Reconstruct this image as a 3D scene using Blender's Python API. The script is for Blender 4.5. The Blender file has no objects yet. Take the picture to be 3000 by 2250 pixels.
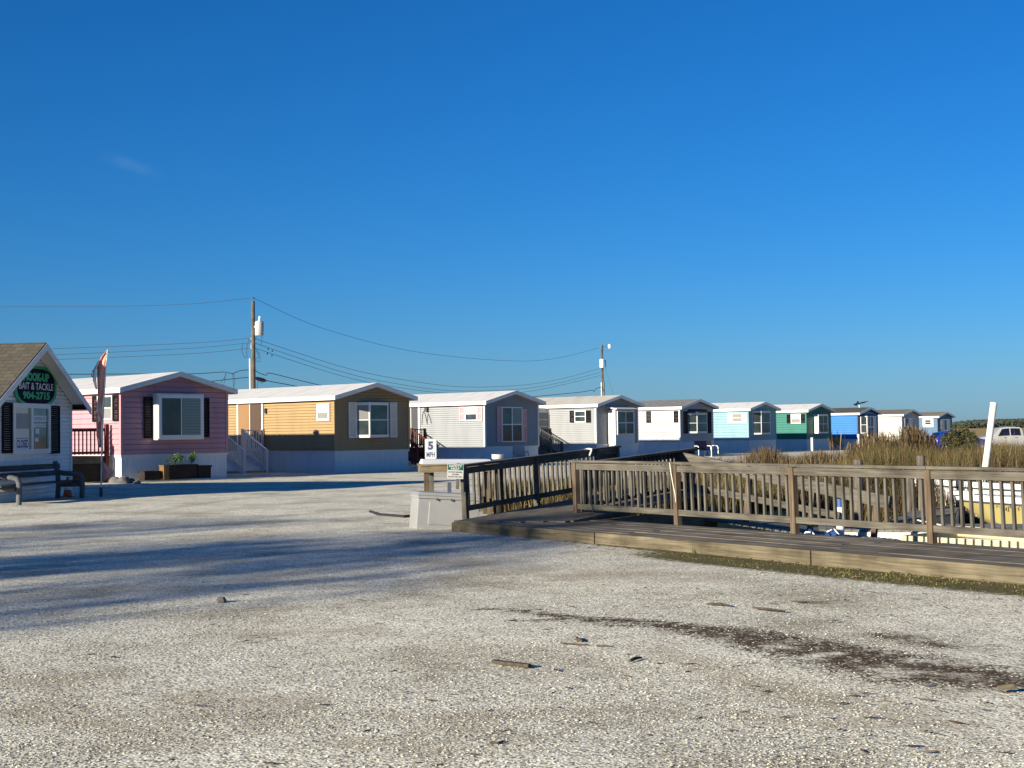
import bpy, bmesh, math, random
import numpy as np
from mathutils import Matrix, Vector
R = math.radians
random.seed(7)
rng = np.random.default_rng(7)
S = bpy.context.scene
C = S.collection

# ------------------------------------------------------------------ camera
F, CX, CY, CAMZ = 4100.0, 1500.0, 1125.0, 1.65
PITCH, ROLL = math.atan(139.0 / 4100.0), math.atan(0.0125)
camd = bpy.data.cameras.new("camera")
cam = bpy.data.objects.new("camera", camd)
C.objects.link(cam)
camd.sensor_width = 36.0
camd.lens = 36.0 * F / 3000.0
camd.clip_start = 0.1
camd.clip_end = 6000.0
CAMM = (Matrix.Translation((0, 0, CAMZ)) @ Matrix.Rotation(math.pi / 2 + PITCH, 4, 'X') @ Matrix.Rotation(-ROLL, 4, 'Z'))
cam.matrix_world = CAMM
S.camera = cam

# ------------------------------------------------------------------ light
SUN_AZ, SUN_EL = 46.5 + 180.0, 15.5          # azimuth of the sun, clockwise from +Y
sund = bpy.data.lights.new("sun", 'SUN')
sun = bpy.data.objects.new("sun", sund)
C.objects.link(sun)
sund.energy = 5.0
sund.angle = R(0.6)
sund.color = (1.0, 0.90, 0.72)
to_sun = Vector((math.sin(R(SUN_AZ)) * math.cos(R(SUN_EL)), math.cos(R(SUN_AZ)) * math.cos(R(SUN_EL)), math.sin(R(SUN_EL))))
sun.rotation_euler = to_sun.to_track_quat('Z', 'Y').to_euler()
W = bpy.data.worlds.new("World")
S.world = W
W.use_nodes = True
wn = W.node_tree
wn.nodes.clear()
sky = wn.nodes.new('ShaderNodeTexSky')
sky.sky_type = 'NISHITA'
sky.sun_disc = False
sky.sun_elevation = R(SUN_EL)
sky.sun_rotation = R(SUN_AZ)
sky.altitude = 0.0
sky.air_density = 1.0
sky.dust_density = 0.25
sky.ozone_density = 10.0
hs = wn.nodes.new('ShaderNodeHueSaturation')
hs.inputs['Saturation'].default_value = 1.06
bg = wn.nodes.new('ShaderNodeBackground')
bg.inputs['Strength'].default_value = 0.055
wo = wn.nodes.new('ShaderNodeOutputWorld')
wn.links.new(sky.outputs[0], hs.inputs['Color'])
# one faint wisp of cirrus high on the left
def wnode(t, **k):
    n = wn.nodes.new(t)
    for a, b in k.items(): setattr(n, a, b)
    return n
wtc = wnode('ShaderNodeTexCoord')
def wdir(px, py): return (cam.matrix_world.to_3x3() @ Vector(((px - CX) / F, -(py - CY) / F, -1.0))).normalized()
w0 = wdir(385, 484); wu = (wdir(470, 512) - wdir(300, 456)).normalized(); wv = w0.cross(wu).normalized()
def wdot(v, off):
    d = wnode('ShaderNodeVectorMath', operation='DOT_PRODUCT'); d.inputs[1].default_value = v; wn.links.new(wtc.outputs['Generated'], d.inputs[0])
    a = wnode('ShaderNodeMath', operation='SUBTRACT'); a.inputs[1].default_value = off; wn.links.new(d.outputs['Value'], a.inputs[0])
    b = wnode('ShaderNodeMath', operation='ABSOLUTE'); wn.links.new(a.outputs[0], b.inputs[0]); return b.outputs[0]
def wfade(v, r):
    m_ = wnode('ShaderNodeMapRange', interpolation_type='SMOOTHSTEP'); wn.links.new(v, m_.inputs[0]); m_.inputs[1].default_value = 0.0; m_.inputs[2].default_value = r; m_.inputs[3].default_value = 1.0; m_.inputs[4].default_value = 0.0; return m_.outputs[0]
wns = wnode('ShaderNodeTexNoise'); wns.inputs['Scale'].default_value = 90; wns.inputs['Detail'].default_value = 4; wn.links.new(wtc.outputs['Generated'], wns.inputs['Vector'])
wm1 = wnode('ShaderNodeMath', operation='MULTIPLY'); wn.links.new(wfade(wdot(wu, w0.dot(wu)), 0.026), wm1.inputs[0]); wn.links.new(wfade(wdot(wv, 0.0), 0.0065), wm1.inputs[1])
wm2 = wnode('ShaderNodeMath', operation='MULTIPLY'); wn.links.new(wm1.outputs[0], wm2.inputs[0]); wn.links.new(wns.outputs[0], wm2.inputs[1])
wm3 = wnode('ShaderNodeMath', operation='MULTIPLY'); wn.links.new(wm2.outputs[0], wm3.inputs[0]); wm3.inputs[1].default_value = 0.07
wmx = wnode('ShaderNodeMix', data_type='RGBA'); wn.links.new(wm3.outputs[0], wmx.inputs[0]); wn.links.new(hs.outputs[0], wmx.inputs[6]); wmx.inputs[7].default_value = (6.0, 7.2, 8.2, 1)
wn.links.new(wmx.outputs[2], bg.inputs['Color'])
wn.links.new(bg.outputs[0], wo.inputs['Surface'])
S.view_settings.view_transform = 'Standard'
S.view_settings.look = 'None'
S.view_settings.exposure = 1.17
S.view_settings.gamma = 1.0

# ------------------------------------------------------------------ rays (pixels of the 3000 x 2250 photograph)
CR = CAMM.to_3x3()
def ray(px, py):
    return CR @ Vector(((px - CX) / F, -(py - CY) / F, -1.0))
def G(px, py, z=0.0):
    d = ray(px, py); t = (z - CAMZ) / d.z
    return Vector((0, 0, CAMZ)) + d * t
def D(px, py, y):
    d = ray(px, py); t = y / d.y
    return Vector((0, 0, CAMZ)) + d * t

# ------------------------------------------------------------------ materials
def new_mat(name):
    m = bpy.data.materials.new(name); m.use_nodes = True
    nt = m.node_tree
    return m, nt, nt.nodes['Principled BSDF']
def N(nt, t, **kw):
    n = nt.nodes.new(t)
    for k, v in kw.items(): setattr(n, k, v)
    return n
def ramp(nt, stops):
    r = N(nt, 'ShaderNodeValToRGB')
    e = r.color_ramp.elements
    while len(e) > 1: e.remove(e[-1])
    e[0].position, e[0].color = stops[0][0], (*stops[0][1], 1)
    for p, c in stops[1:]:
        k = e.new(p); k.color = (*c, 1)
    return r
def paint(name, col, rough=0.55, var=0.10, scale=1.5, bump=0.0, metal=0.0, spec=0.4, streak=True):
    m, nt, b = new_mat(name)
    tc = N(nt, 'ShaderNodeTexCoord'); mp = N(nt, 'ShaderNodeMapping')
    mp.inputs['Scale'].default_value = (0.35, 2.2, 1) if streak == 'x' else (1, 1, 0.25) if streak else (1, 1, 1)
    n1 = N(nt, 'ShaderNodeTexNoise'); n1.inputs['Scale'].default_value = scale; n1.inputs['Detail'].default_value = 6; n1.inputs['Roughness'].default_value = 0.65
    nt.links.new(tc.outputs['Object'], mp.inputs[0]); nt.links.new(mp.outputs[0], n1.inputs['Vector'])
    lo = tuple(max(0, c * (1 - var * 1.6)) for c in col); hi = tuple(min(1, c * (1 + var * 0.5)) for c in col)
    r = ramp(nt, [(0.25, lo), (0.5, col), (0.8, hi)])
    nt.links.new(n1.outputs[0], r.inputs[0]); nt.links.new(r.outputs[0], b.inputs['Base Color'])
    b.inputs['Roughness'].default_value = rough; b.inputs['Metallic'].default_value = metal
    b.inputs['Specular IOR Level'].default_value = spec
    if bump:
        n2 = N(nt, 'ShaderNodeTexNoise'); n2.inputs['Scale'].default_value = 60; n2.inputs['Detail'].default_value = 3
        bp = N(nt, 'ShaderNodeBump'); bp.inputs['Strength'].default_value = bump; bp.inputs['Distance'].default_value = 0.01
        nt.links.new(tc.outputs['Object'], n2.inputs['Vector']); nt.links.new(n2.outputs[0], bp.inputs['Height']); nt.links.new(bp.outputs[0], b.inputs['Normal'])
    return m
def skirt_mat(name, col):
    m = paint(name, col, 0.5, 0.10, 1.2)
    nt = m.node_tree; b = nt.nodes['Principled BSDF']
    tc = N(nt, 'ShaderNodeTexCoord'); sx = N(nt, 'ShaderNodeSeparateXYZ'); ad = N(nt, 'ShaderNodeMath', operation='ADD')
    mu = N(nt, 'ShaderNodeMath', operation='MULTIPLY'); mu.inputs[1].default_value = 62.0
    si = N(nt, 'ShaderNodeMath', operation='SINE'); bp = N(nt, 'ShaderNodeBump'); bp.inputs['Strength'].default_value = 0.5; bp.inputs['Distance'].default_value = 0.012
    nt.links.new(tc.outputs['Object'], sx.inputs[0]); nt.links.new(sx.outputs[0], ad.inputs[0]); nt.links.new(sx.outputs[1], ad.inputs[1])
    nt.links.new(ad.outputs[0], mu.inputs[0]); nt.links.new(mu.outputs[0], si.inputs[0]); nt.links.new(si.outputs[0], bp.inputs['Height']); nt.links.new(bp.outputs[0], b.inputs['Normal'])
    return m
def shingle_mat(name, col):
    m, nt, b = new_mat(name)
    tc = N(nt, 'ShaderNodeTexCoord')
    br = N(nt, 'ShaderNodeTexBrick'); br.inputs['Scale'].default_value = 1.0
    br.inputs['Color1'].default_value = (*[c * 0.8 for c in col], 1); br.inputs['Color2'].default_value = (*[c * 1.15 for c in col], 1)
    br.inputs['Mortar'].default_value = (*[c * 0.45 for c in col], 1); br.inputs['Mortar Size'].default_value = 0.012
    br.inputs['Brick Width'].default_value = 0.33; br.inputs['Row Height'].default_value = 0.16
    sx = N(nt, 'ShaderNodeSeparateXYZ'); cb = N(nt, 'ShaderNodeCombineXYZ')
    nt.links.new(tc.outputs['Object'], sx.inputs[0]); nt.links.new(sx.outputs[1], cb.inputs[0]); nt.links.new(sx.outputs[0], cb.inputs[1])
    nt.links.new(cb.outputs[0], br.inputs['Vector'])
    n1 = N(nt, 'ShaderNodeTexNoise'); n1.inputs['Scale'].default_value = 3; n1.inputs['Detail'].default_value = 8; n1.inputs['Roughness'].default_value = 0.7
    nt.links.new(tc.outputs['Object'], n1.inputs['Vector'])
    mx = N(nt, 'ShaderNodeMix', data_type='RGBA', blend_type='MULTIPLY'); mx.inputs[0].default_value = 1.0
    r = ramp(nt, [(0.3, (0.7, 0.7, 0.7)), (0.7, (1.1, 1.1, 1.1))])
    nt.links.new(n1.outputs[0], r.inputs[0]); nt.links.new(br.outputs[0], mx.inputs[6]); nt.links.new(r.outputs[0], mx.inputs[7])
    nt.links.new(mx.outputs[2], b.inputs['Base Color']); b.inputs['Roughness'].default_value = 0.9
    return m
def wood(name, dark, light, axis='x', spec=0.25):
    m, nt, b = new_mat(name)
    tc = N(nt, 'ShaderNodeTexCoord'); mp = N(nt, 'ShaderNodeMapping')
    s = {'x': (1.0, 26, 26), 'y': (26, 1.0, 26), 'z': (26, 26, 1.0)}[axis]
    mp.inputs['Scale'].default_value = s
    n1 = N(nt, 'ShaderNodeTexNoise'); n1.inputs['Scale'].default_value = 1.3; n1.inputs['Detail'].default_value = 7; n1.inputs['Roughness'].default_value = 0.62; n1.inputs['Distortion'].default_value = 0.4
    nt.links.new(tc.outputs['Object'], mp.inputs[0]); nt.links.new(mp.outputs[0], n1.inputs['Vector'])
    mid = tuple((a + c) / 2 for a, c in zip(dark, light))
    r = ramp(nt, [(0.28, dark), (0.5, mid), (0.72, light)])
    nt.links.new(n1.outputs[0], r.inputs[0])
    n2 = N(nt, 'ShaderNodeTexNoise'); n2.inputs['Scale'].default_value = 2.2; n2.inputs['Detail'].default_value = 5
    nt.links.new(tc.outputs['Object'], n2.inputs['Vector'])
    r2 = ramp(nt, [(0.32, (0.55, 0.53, 0.50)), (0.52, (0.92, 0.91, 0.89)), (0.72, (1.18, 1.17, 1.15))]); nt.links.new(n2.outputs[0], r2.inputs[0])
    mx = N(nt, 'ShaderNodeMix', data_type='RGBA', blend_type='MULTIPLY'); mx.inputs[0].default_value = 1.0
    nt.links.new(r.outputs[0], mx.inputs[6]); nt.links.new(r2.outputs[0], mx.inputs[7]); nt.links.new(mx.outputs[2], b.inputs['Base Color'])
    bp = N(nt, 'ShaderNodeBump'); bp.inputs['Strength'].default_value = 0.5; bp.inputs['Distance'].default_value = 0.006
    nt.links.new(n1.outputs[0], bp.inputs['Height']); nt.links.new(bp.outputs[0], b.inputs['Normal'])
    b.inputs['Roughness'].default_value = 0.8; b.inputs['Specular IOR Level'].default_value = spec
    return m
def glass(name, col, rough=0.05):
    m, nt, b = new_mat(name)
    tc = N(nt, 'ShaderNodeTexCoord'); n1 = N(nt, 'ShaderNodeTexNoise'); n1.inputs['Scale'].default_value = 1.7; n1.inputs['Detail'].default_value = 3
    nt.links.new(tc.outputs['Object'], n1.inputs['Vector'])
    r = ramp(nt, [(0.35, tuple(c * 0.55 for c in col)), (0.65, tuple(c * 1.3 for c in col))]); nt.links.new(n1.outputs[0], r.inputs[0]); nt.links.new(r.outputs[0], b.inputs['Base Color'])
    bp = N(nt, 'ShaderNodeBump'); bp.inputs['Strength'].default_value = 0.02; nt.links.new(n1.outputs[0], bp.inputs['Height']); nt.links.new(bp.outputs[0], b.inputs['Normal'])
    b.inputs['Roughness'].default_value = rough; b.inputs['Specular IOR Level'].default_value = 0.6
    return m
def island(name, stops, rough=0.8, trans=0.0):
    m, nt, b = new_mat(name)
    g = N(nt, 'ShaderNodeNewGeometry'); r = ramp(nt, stops)
    nt.links.new(g.outputs['Random Per Island'], r.inputs[0]); nt.links.new(r.outputs[0], b.inputs['Base Color'])
    b.inputs['Roughness'].default_value = rough; b.inputs['Specular IOR Level'].default_value = 0.2
    return m
M = {}
M['white'] = paint('white_paint', (0.62, 0.62, 0.61), 0.5, 0.09)
M['white_trim'] = paint('white_trim', (0.66, 0.66, 0.64), 0.45, 0.05)
M['white_vinyl'] = paint('white_vinyl', (0.68, 0.68, 0.66), 0.35, 0.04)
M['roof_white'] = paint('white_metal_roof', (0.55, 0.545, 0.53), 0.6, 0.20, 1.6, streak='x')
M['roof_cream'] = paint('cream_roof', (0.42, 0.395, 0.355), 0.8, 0.20, 2.0, 0.3, streak='x')
M['roof_gray'] = shingle_mat('gray_shingles', (0.17, 0.17, 0.175))
M['roof_dark'] = shingle_mat('dark_shingles', (0.060, 0.055, 0.050))
M['roof_brown'] = shingle_mat('brown_gray_shingles', (0.13, 0.12, 0.10))
M['roof_tan'] = shingle_mat('tan_shingles', (0.16, 0.145, 0.115))
M['roof_shop'] = shingle_mat('gray_brown_shingles', (0.075, 0.066, 0.048))
M['skirt'] = skirt_mat('white_skirting', (0.60, 0.62, 0.64))
M['black'] = paint('black_shutter', (0.009, 0.009, 0.012), 0.7, 0.1, spec=0.12)
M['dark_gray'] = paint('dark_gray_plastic', (0.05, 0.05, 0.055), 0.5, 0.1)
M['gray_plastic'] = paint('gray_plastic', (0.25, 0.26, 0.28), 0.5, 0.1)
M['pink_trim'] = paint('pink_trim', (0.66, 0.38, 0.40), 0.5, 0.08)
M['glass'] = glass('dark_glass', (0.030, 0.042, 0.045))
M['glass_teal'] = glass('teal_glass', (0.05, 0.10, 0.10))
def glass_blind(name, col, lite):
    m = glass(name, col); nt = m.node_tree; b = nt.nodes['Principled BSDF']
    tc = N(nt, 'ShaderNodeTexCoord'); wv_ = N(nt, 'ShaderNodeTexWave', bands_direction='Z'); wv_.inputs['Scale'].default_value = 5.5; wv_.inputs['Distortion'].default_value = 0.15
    nt.links.new(tc.outputs['Object'], wv_.inputs['Vector']); r = ramp(nt, [(0.1, col), (0.45, lite)]); nt.links.new(wv_.outputs[0], r.inputs[0]); nt.links.new(r.outputs[0], b.inputs['Base Color'])
    return m
M['glass_blind'] = glass_blind('glass_over_blinds', (0.06, 0.10, 0.10), (0.20, 0.24, 0.22))
M['blind'] = paint('window_blind', (0.55, 0.53, 0.47), 0.35, 0.06)
M['blind_gray'] = paint('window_screen', (0.20, 0.20, 0.19), 0.35, 0.1)
M['curtain'] = paint('brown_curtain', (0.23, 0.13, 0.06), 0.4, 0.15)
M['curtain_dark'] = paint('dark_curtain', (0.07, 0.045, 0.03), 0.4, 0.15)
M['wood_x'] = wood('weathered_wood_along', (0.038, 0.035, 0.030), (0.150, 0.137, 0.113), 'x')
M['wood_z'] = wood('weathered_wood_upright', (0.040, 0.037, 0.032), (0.148, 0.137, 0.115), 'z')
M['wood_deck'] = wood('weathered_deck_boards', (0.062, 0.054, 0.044), (0.200, 0.178, 0.145), 'x')
M['wood_post'] = wood('pine_post', (0.050, 0.037, 0.026), (0.165, 0.120, 0.082), 'z')
M['wood_edge'] = wood('pale_edge_timber', (0.045, 0.038, 0.025), (0.185, 0.158, 0.105), 'x')
M['wood_pole'] = wood('utility_pole_wood', (0.05, 0.042, 0.034), (0.15, 0.132, 0.11), 'z')
M['wood_red'] = wood('maroon_stained_wood', (0.055, 0.012, 0.012), (0.15, 0.04, 0.035), 'x')
M['wood_yellow'] = wood('yellow_cedar', (0.10, 0.055, 0.018), (0.22, 0.135, 0.05), 'z')
M['wood_dark'] = wood('dark_planter_wood', (0.010, 0.008, 0.008), (0.035, 0.027, 0.025), 'x')
M['plank'] = wood('old_plank_wood', (0.08, 0.064, 0.042), (0.24, 0.195, 0.125), 'x')
M['concrete'] = paint('gray_concrete', (0.085, 0.09, 0.10), 0.85, 0.15, 6, 0.4)
M['bench_slat'] = wood('gray_bench_boards', (0.025, 0.028, 0.035), (0.08, 0.085, 0.095), 'x')
M['metal'] = paint('galvanised_metal', (0.55, 0.56, 0.57), 0.4, 0.08, metal=0.3)
M['xfmr'] = paint('transformer_gray', (0.34, 0.35, 0.35), 0.45, 0.06)
M['cable'] = paint('black_cable', (0.02, 0.02, 0.022), 0.6, 0.05)
M['wire'] = paint('wire_metal', (0.07, 0.08, 0.09), 0.6, 0.05)
M['fiberglass'] = paint('white_fiberglass', (0.30, 0.30, 0.295), 0.4, 0.10, 2.0)
M['cream'] = paint('cream_fiberglass', (0.48, 0.42, 0.27), 0.35, 0.06)
M['yellow_hull'] = paint('yellow_gelcoat', (0.30, 0.255, 0.10), 0.3, 0.12)
M['boat_white'] = paint('white_gelcoat', (0.62, 0.62, 0.61), 0.25, 0.05)
M['rope'] = paint('white_rope', (0.68, 0.64, 0.52), 0.9, 0.15, 30)
M['green'] = paint('green_sign_paint', (0.010, 0.30, 0.11), 0.5, 0.08)
M['navy'] = paint('navy_sign_paint', (0.006, 0.006, 0.022), 0.7, 0.08, spec=0.08)
M['sign_green'] = paint('safety_green', (0.003, 0.075, 0.055), 0.45, 0.05)
M['ink_black'] = paint('black_lettering', (0.02, 0.02, 0.02), 0.5, 0.02)
M['ink_blue'] = paint('blue_lettering', (0.022, 0.040, 0.14), 0.5, 0.05)
M['ink_white'] = paint('white_lettering', (0.62, 0.62, 0.64), 0.5, 0.05)
M['ink_green'] = paint('green_lettering', (0.014, 0.36, 0.13), 0.5, 0.05)
M['orange'] = paint('orange_plastic', (0.62, 0.11, 0.02), 0.5, 0.08)
M['flag_red'] = paint('red_flag_cloth', (0.66, 0.31, 0.25), 0.8, 0.08)
M['flag_white'] = paint('white_flag_cloth', (0.75, 0.74, 0.72), 0.8, 0.05)
M['car_blue'] = paint('blue_car_paint', (0.008, 0.026, 0.16), 0.22, 0.03)
M['car_white'] = paint('white_car_paint', (0.27, 0.27, 0.27), 0.22, 0.03)
M['car_glass'] = glass('car_glass', (0.008, 0.010, 0.02))
M['rubber'] = paint('tyre_rubber', (0.015, 0.015, 0.016), 0.8, 0.1)
M['red_lamp'] = paint('red_lamp', (0.5, 0.02, 0.02), 0.2, 0.02)
M['pile_blue'] = paint('piling_blue', (0.02, 0.07, 0.22), 0.5, 0.1)
M['dock_gray'] = wood('gray_float_boards', (0.10, 0.10, 0.095), (0.24, 0.235, 0.215), 'x')
M['float'] = paint('pale_float', (0.50, 0.50, 0.47), 0.6, 0.1)
M['pipe'] = paint('white_plastic_pipe', (0.55, 0.54, 0.50), 0.35, 0.03, streak=False)
M['sign_white'] = paint('white_sign_face', (0.40, 0.40, 0.385), 0.45, 0.04)
M['stone'] = paint('gray_stone', (0.12, 0.115, 0.11), 0.9, 0.2, 20)
M['bark'] = wood('tree_bark', (0.03, 0.024, 0.018), (0.10, 0.08, 0.06), 'z')
M['leaf_dark'] = island('dark_needle_leaves', [(0, (0.020, 0.026, 0.010)), (0.5, (0.045, 0.050, 0.018)), (0.8, (0.075, 0.070, 0.028)), (1, (0.10, 0.075, 0.035))])
M['leaf_green'] = island('green_leaves', [(0, (0.02, 0.05, 0.012)), (0.6, (0.05, 0.10, 0.025)), (1, (0.10, 0.14, 0.04))])
M['reed'] = island('marsh_reeds', [(0, (0.014, 0.018, 0.006)), (0.35, (0.040, 0.042, 0.012)), (0.65, (0.085, 0.072, 0.022)), (0.88, (0.14, 0.10, 0.036)), (1, (0.23, 0.175, 0.085))])
M['reed_brown'] = island('brown_reeds', [(0, (0.022, 0.018, 0.010)), (0.4, (0.060, 0.042, 0.021)), (0.75, (0.115, 0.078, 0.038)), (1, (0.20, 0.145, 0.075))])
M['turf'] = island('curb_grass', [(0, (0.06, 0.075, 0.018)), (0.4, (0.13, 0.14, 0.03)), (0.7, (0.21, 0.17, 0.07)), (1, (0.30, 0.24, 0.12))])
M['litter'] = island('dry_leaf_litter', [(0, (0.025, 0.017, 0.012)), (0.5, (0.07, 0.045, 0.028)), (0.85, (0.14, 0.085, 0.05)), (1, (0.26, 0.17, 0.10))])
M['chips'] = island('gravel_chips', [(0, (0.14, 0.13, 0.10)), (0.25, (0.32, 0.31, 0.26)), (0.65, (0.46, 0.45, 0.385)), (1, (0.62, 0.61, 0.54))], 0.9)
M['woodland'] = island('far_woodland_leaves', [(0, (0.022, 0.032, 0.024)), (0.6, (0.032, 0.042, 0.030)), (1, (0.046, 0.050, 0.036))])

# ------------------------------------------------------------------ mesh helpers
class MB:
    def __init__(s, m=None):
        s.v, s.f = [], []; s.m = m or Matrix.Identity(4)
    def add(s, vs, fs):
        o = len(s.v)
        s.v += [tuple(s.m @ Vector(p)) for p in vs]
        s.f += [tuple(i + o for i in f) for f in fs]
        return s
    def box(s, x0, x1, y0, y1, z0, z1):
        return s.hexa([(x0, y0, z0), (x1, y0, z0), (x1, y1, z0), (x0, y1, z0), (x0, y0, z1), (x1, y0, z1), (x1, y1, z1), (x0, y1, z1)])
    def hexa(s, p):
        return s.add(p, [(3, 2, 1, 0), (4, 5, 6, 7), (0, 1, 5, 4), (1, 2, 6, 5), (2, 3, 7, 6), (3, 0, 4, 7)])
    def quad(s, a, b, c, d): return s.add([a, b, c, d], [(0, 1, 2, 3)])
    def prism(s, poly, z0, z1, ax='z'):
        n = len(poly)
        def P(p, h):
            return {'z': (p[0], p[1], h), 'y': (p[0], h, p[1]), 'x': (h, p[0], p[1])}[ax]
        return s.add([P(p, z0) for p in poly] + [P(p, z1) for p in poly],
                     [tuple(range(n))[::-1], tuple(range(n, 2 * n))] + [(i, (i + 1) % n, n + (i + 1) % n, n + i) for i in range(n)])
    def beam(s, a, b, w, h, up=(0, 0, 1)):
        a, b = Vector(a), Vector(b); d = (b - a).normalized(); u = Vector(up)
        if abs(d.dot(u)) > 0.98: u = Vector((0, 1, 0))
        x = d.cross(u).normalized() * (w / 2); z = x.cross(d).normalized() * (h / 2)
        return s.hexa([a - x - z, b - x - z, b + x - z, a + x - z, a - x + z, b - x + z, b + x + z, a + x + z])
    def tube(s, pts, r, n=8, cap=True):
        pts = [Vector(p) for p in pts]; k = len(pts)
        rr = r if isinstance(r, (list, tuple)) else [r] * k
        ref = None; vs = []
        for i, p in enumerate(pts):
            t = (pts[min(i + 1, k - 1)] - pts[max(i - 1, 0)]).normalized()
            if ref is None: ref = Vector((0, 0, 1)) if abs(t.z) < 0.9 else Vector((1, 0, 0))
            x = t.cross(ref).normalized(); y = x.cross(t).normalized(); ref = y
            vs += [p + (x * math.cos(2 * math.pi * j / n) + y * math.sin(2 * math.pi * j / n)) * rr[i] for j in range(n)]
        fs = [(i * n + j, i * n + (j + 1) % n, (i + 1) * n + (j + 1) % n, (i + 1) * n + j) for i in range(k - 1) for j in range(n)]
        if cap: fs += [tuple(range(n))[::-1], tuple(range((k - 1) * n, k * n))]
        return s.add(vs, fs)
    def lathe(s, prof, n=16, c=(0, 0, 0)):
        vs = [(c[0] + r * math.cos(2 * math.pi * j / n), c[1] + r * math.sin(2 * math.pi * j / n), c[2] + z) for r, z in prof for j in range(n)]
        k = len(prof)
        fs = [(i * n + j, i * n + (j + 1) % n, (i + 1) * n + (j + 1) % n, (i + 1) * n + j) for i in range(k - 1) for j in range(n)]
        fs += [tuple(range(n))[::-1], tuple(range((k - 1) * n, k * n))]
        return s.add(vs, fs)
    def rock(s, c, r, n=7):
        ph = [random.uniform(0.75, 1.2) for _ in range(n * 3)]
        vs = [(c[0], c[1], c[2] + r * 0.75)]
        for k, (q, zz) in enumerate(((0.6, 0.6), (1.0, 0.15), (0.95, -0.3))):
            vs += [(c[0] + r * q * ph[k * n + j] * math.cos(6.283 * j / n), c[1] + r * q * ph[k * n + j] * math.sin(6.283 * j / n), c[2] + r * zz) for j in range(n)]
        fs = [(0, 1 + j, 1 + (j + 1) % n) for j in range(n)]
        for k in range(2): fs += [(1 + k * n + j, 1 + (k + 1) * n + j, 1 + (k + 1) * n + (j + 1) % n, 1 + k * n + (j + 1) % n) for j in range(n)]
        return s.add(vs, fs)
    def build(s, name, mat, parent=None, smooth=False, bevel=0.0, label=None):
        me = bpy.data.meshes.new(name)
        me.from_pydata(s.v, [], s.f); me.update()
        bm = bmesh.new(); bm.from_mesh(me)
        if len(s.f) < 4000: bmesh.ops.recalc_face_normals(bm, faces=bm.faces)
        bm.to_mesh(me); bm.free()
        o = bpy.data.objects.new(name, me); C.objects.link(o)
        me.materials.append(mat)
        if parent: o.parent = parent
        if smooth:
            me.polygons.foreach_set('use_smooth', [True] * len(me.polygons))
            me.set_sharp_from_angle(angle=R(42))
        if bevel:
            md = o.modifiers.new('bevel', 'BEVEL'); md.width = bevel; md.segments = 2; md.limit_method = 'ANGLE'
        if label: o['label'] = label
        return o
def tag(o, label=None, cat=None, group=None, kind=None):
    if label: o['label'] = label
    if cat: o['category'] = cat
    if group: o['group'] = group
    if kind: o['kind'] = kind
    return o
def thing(name, label, cat, loc=(0, 0, 0), rz=0.0, group=None):
    o = bpy.data.objects.new(name, None); C.objects.link(o)
    o.location = loc; o.rotation_euler = (0, 0, rz); o.empty_display_size = 0.2
    bpy.context.view_layer.update()
    return tag(o, label, cat, group)
def wm(o): return Matrix.Translation(o.location) @ o.rotation_euler.to_matrix().to_4x4()
def dup(o, loc, rz, label):
    def cp(a, par):
        b = a.copy(); C.objects.link(b); b.parent = par
        for ch in a.children: cp(ch, b)
        return b
    r = cp(o, None); r.location = loc; r.rotation_euler = (0, 0, rz); r['label'] = label
    return r
def text_mesh(txt, w, h, bold=0.0):
    cu = bpy.data.curves.new('lettering', 'FONT'); cu.body = txt; cu.align_x = 'CENTER'; cu.offset = bold; cu.resolution_u = 3
    ob = bpy.data.objects.new('lettering', cu); C.objects.link(ob)
    dg = bpy.context.evaluated_depsgraph_get(); dg.update()
    me = bpy.data.meshes.new_from_object(ob.evaluated_get(dg))
    vs = np.array([v.co[:] for v in me.vertices]); fs = [tuple(p.vertices) for p in me.polygons]
    bpy.data.objects.remove(ob); bpy.data.meshes.remove(me)
    lo, hi = vs.min(0), vs.max(0)
    vs = (vs - (lo + hi) / 2) / np.maximum(hi - lo, 1e-6) * np.array([w, h, 0])
    return vs, fs
def letters(mb, lines):
    """lines: (text, u_center, v_center, w, h, bold); frame of mb: x right, -y outward, z up"""
    for (t, u, v, w, h, b) in lines:
        vs, fs = text_mesh(t, w, h, b)
        mb.add([(u + p[0], 0, v + p[1]) for p in vs], fs)
    return mb
def frame(A, Bp):
    """frame at A: x towards B, y inward (outward is -y), z up"""
    a, b = Vector((A[0], A[1], 0)), Vector((Bp[0], Bp[1], 0)); x = (b - a).normalized(); y = Vector((-x.y, x.x, 0))
    m = Matrix(((x.x, y.x, 0, a.x), (x.y, y.y, 0, a.y), (0, 0, 1, 0), (0, 0, 0, 1)))
    return m, (b - a).length

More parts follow.
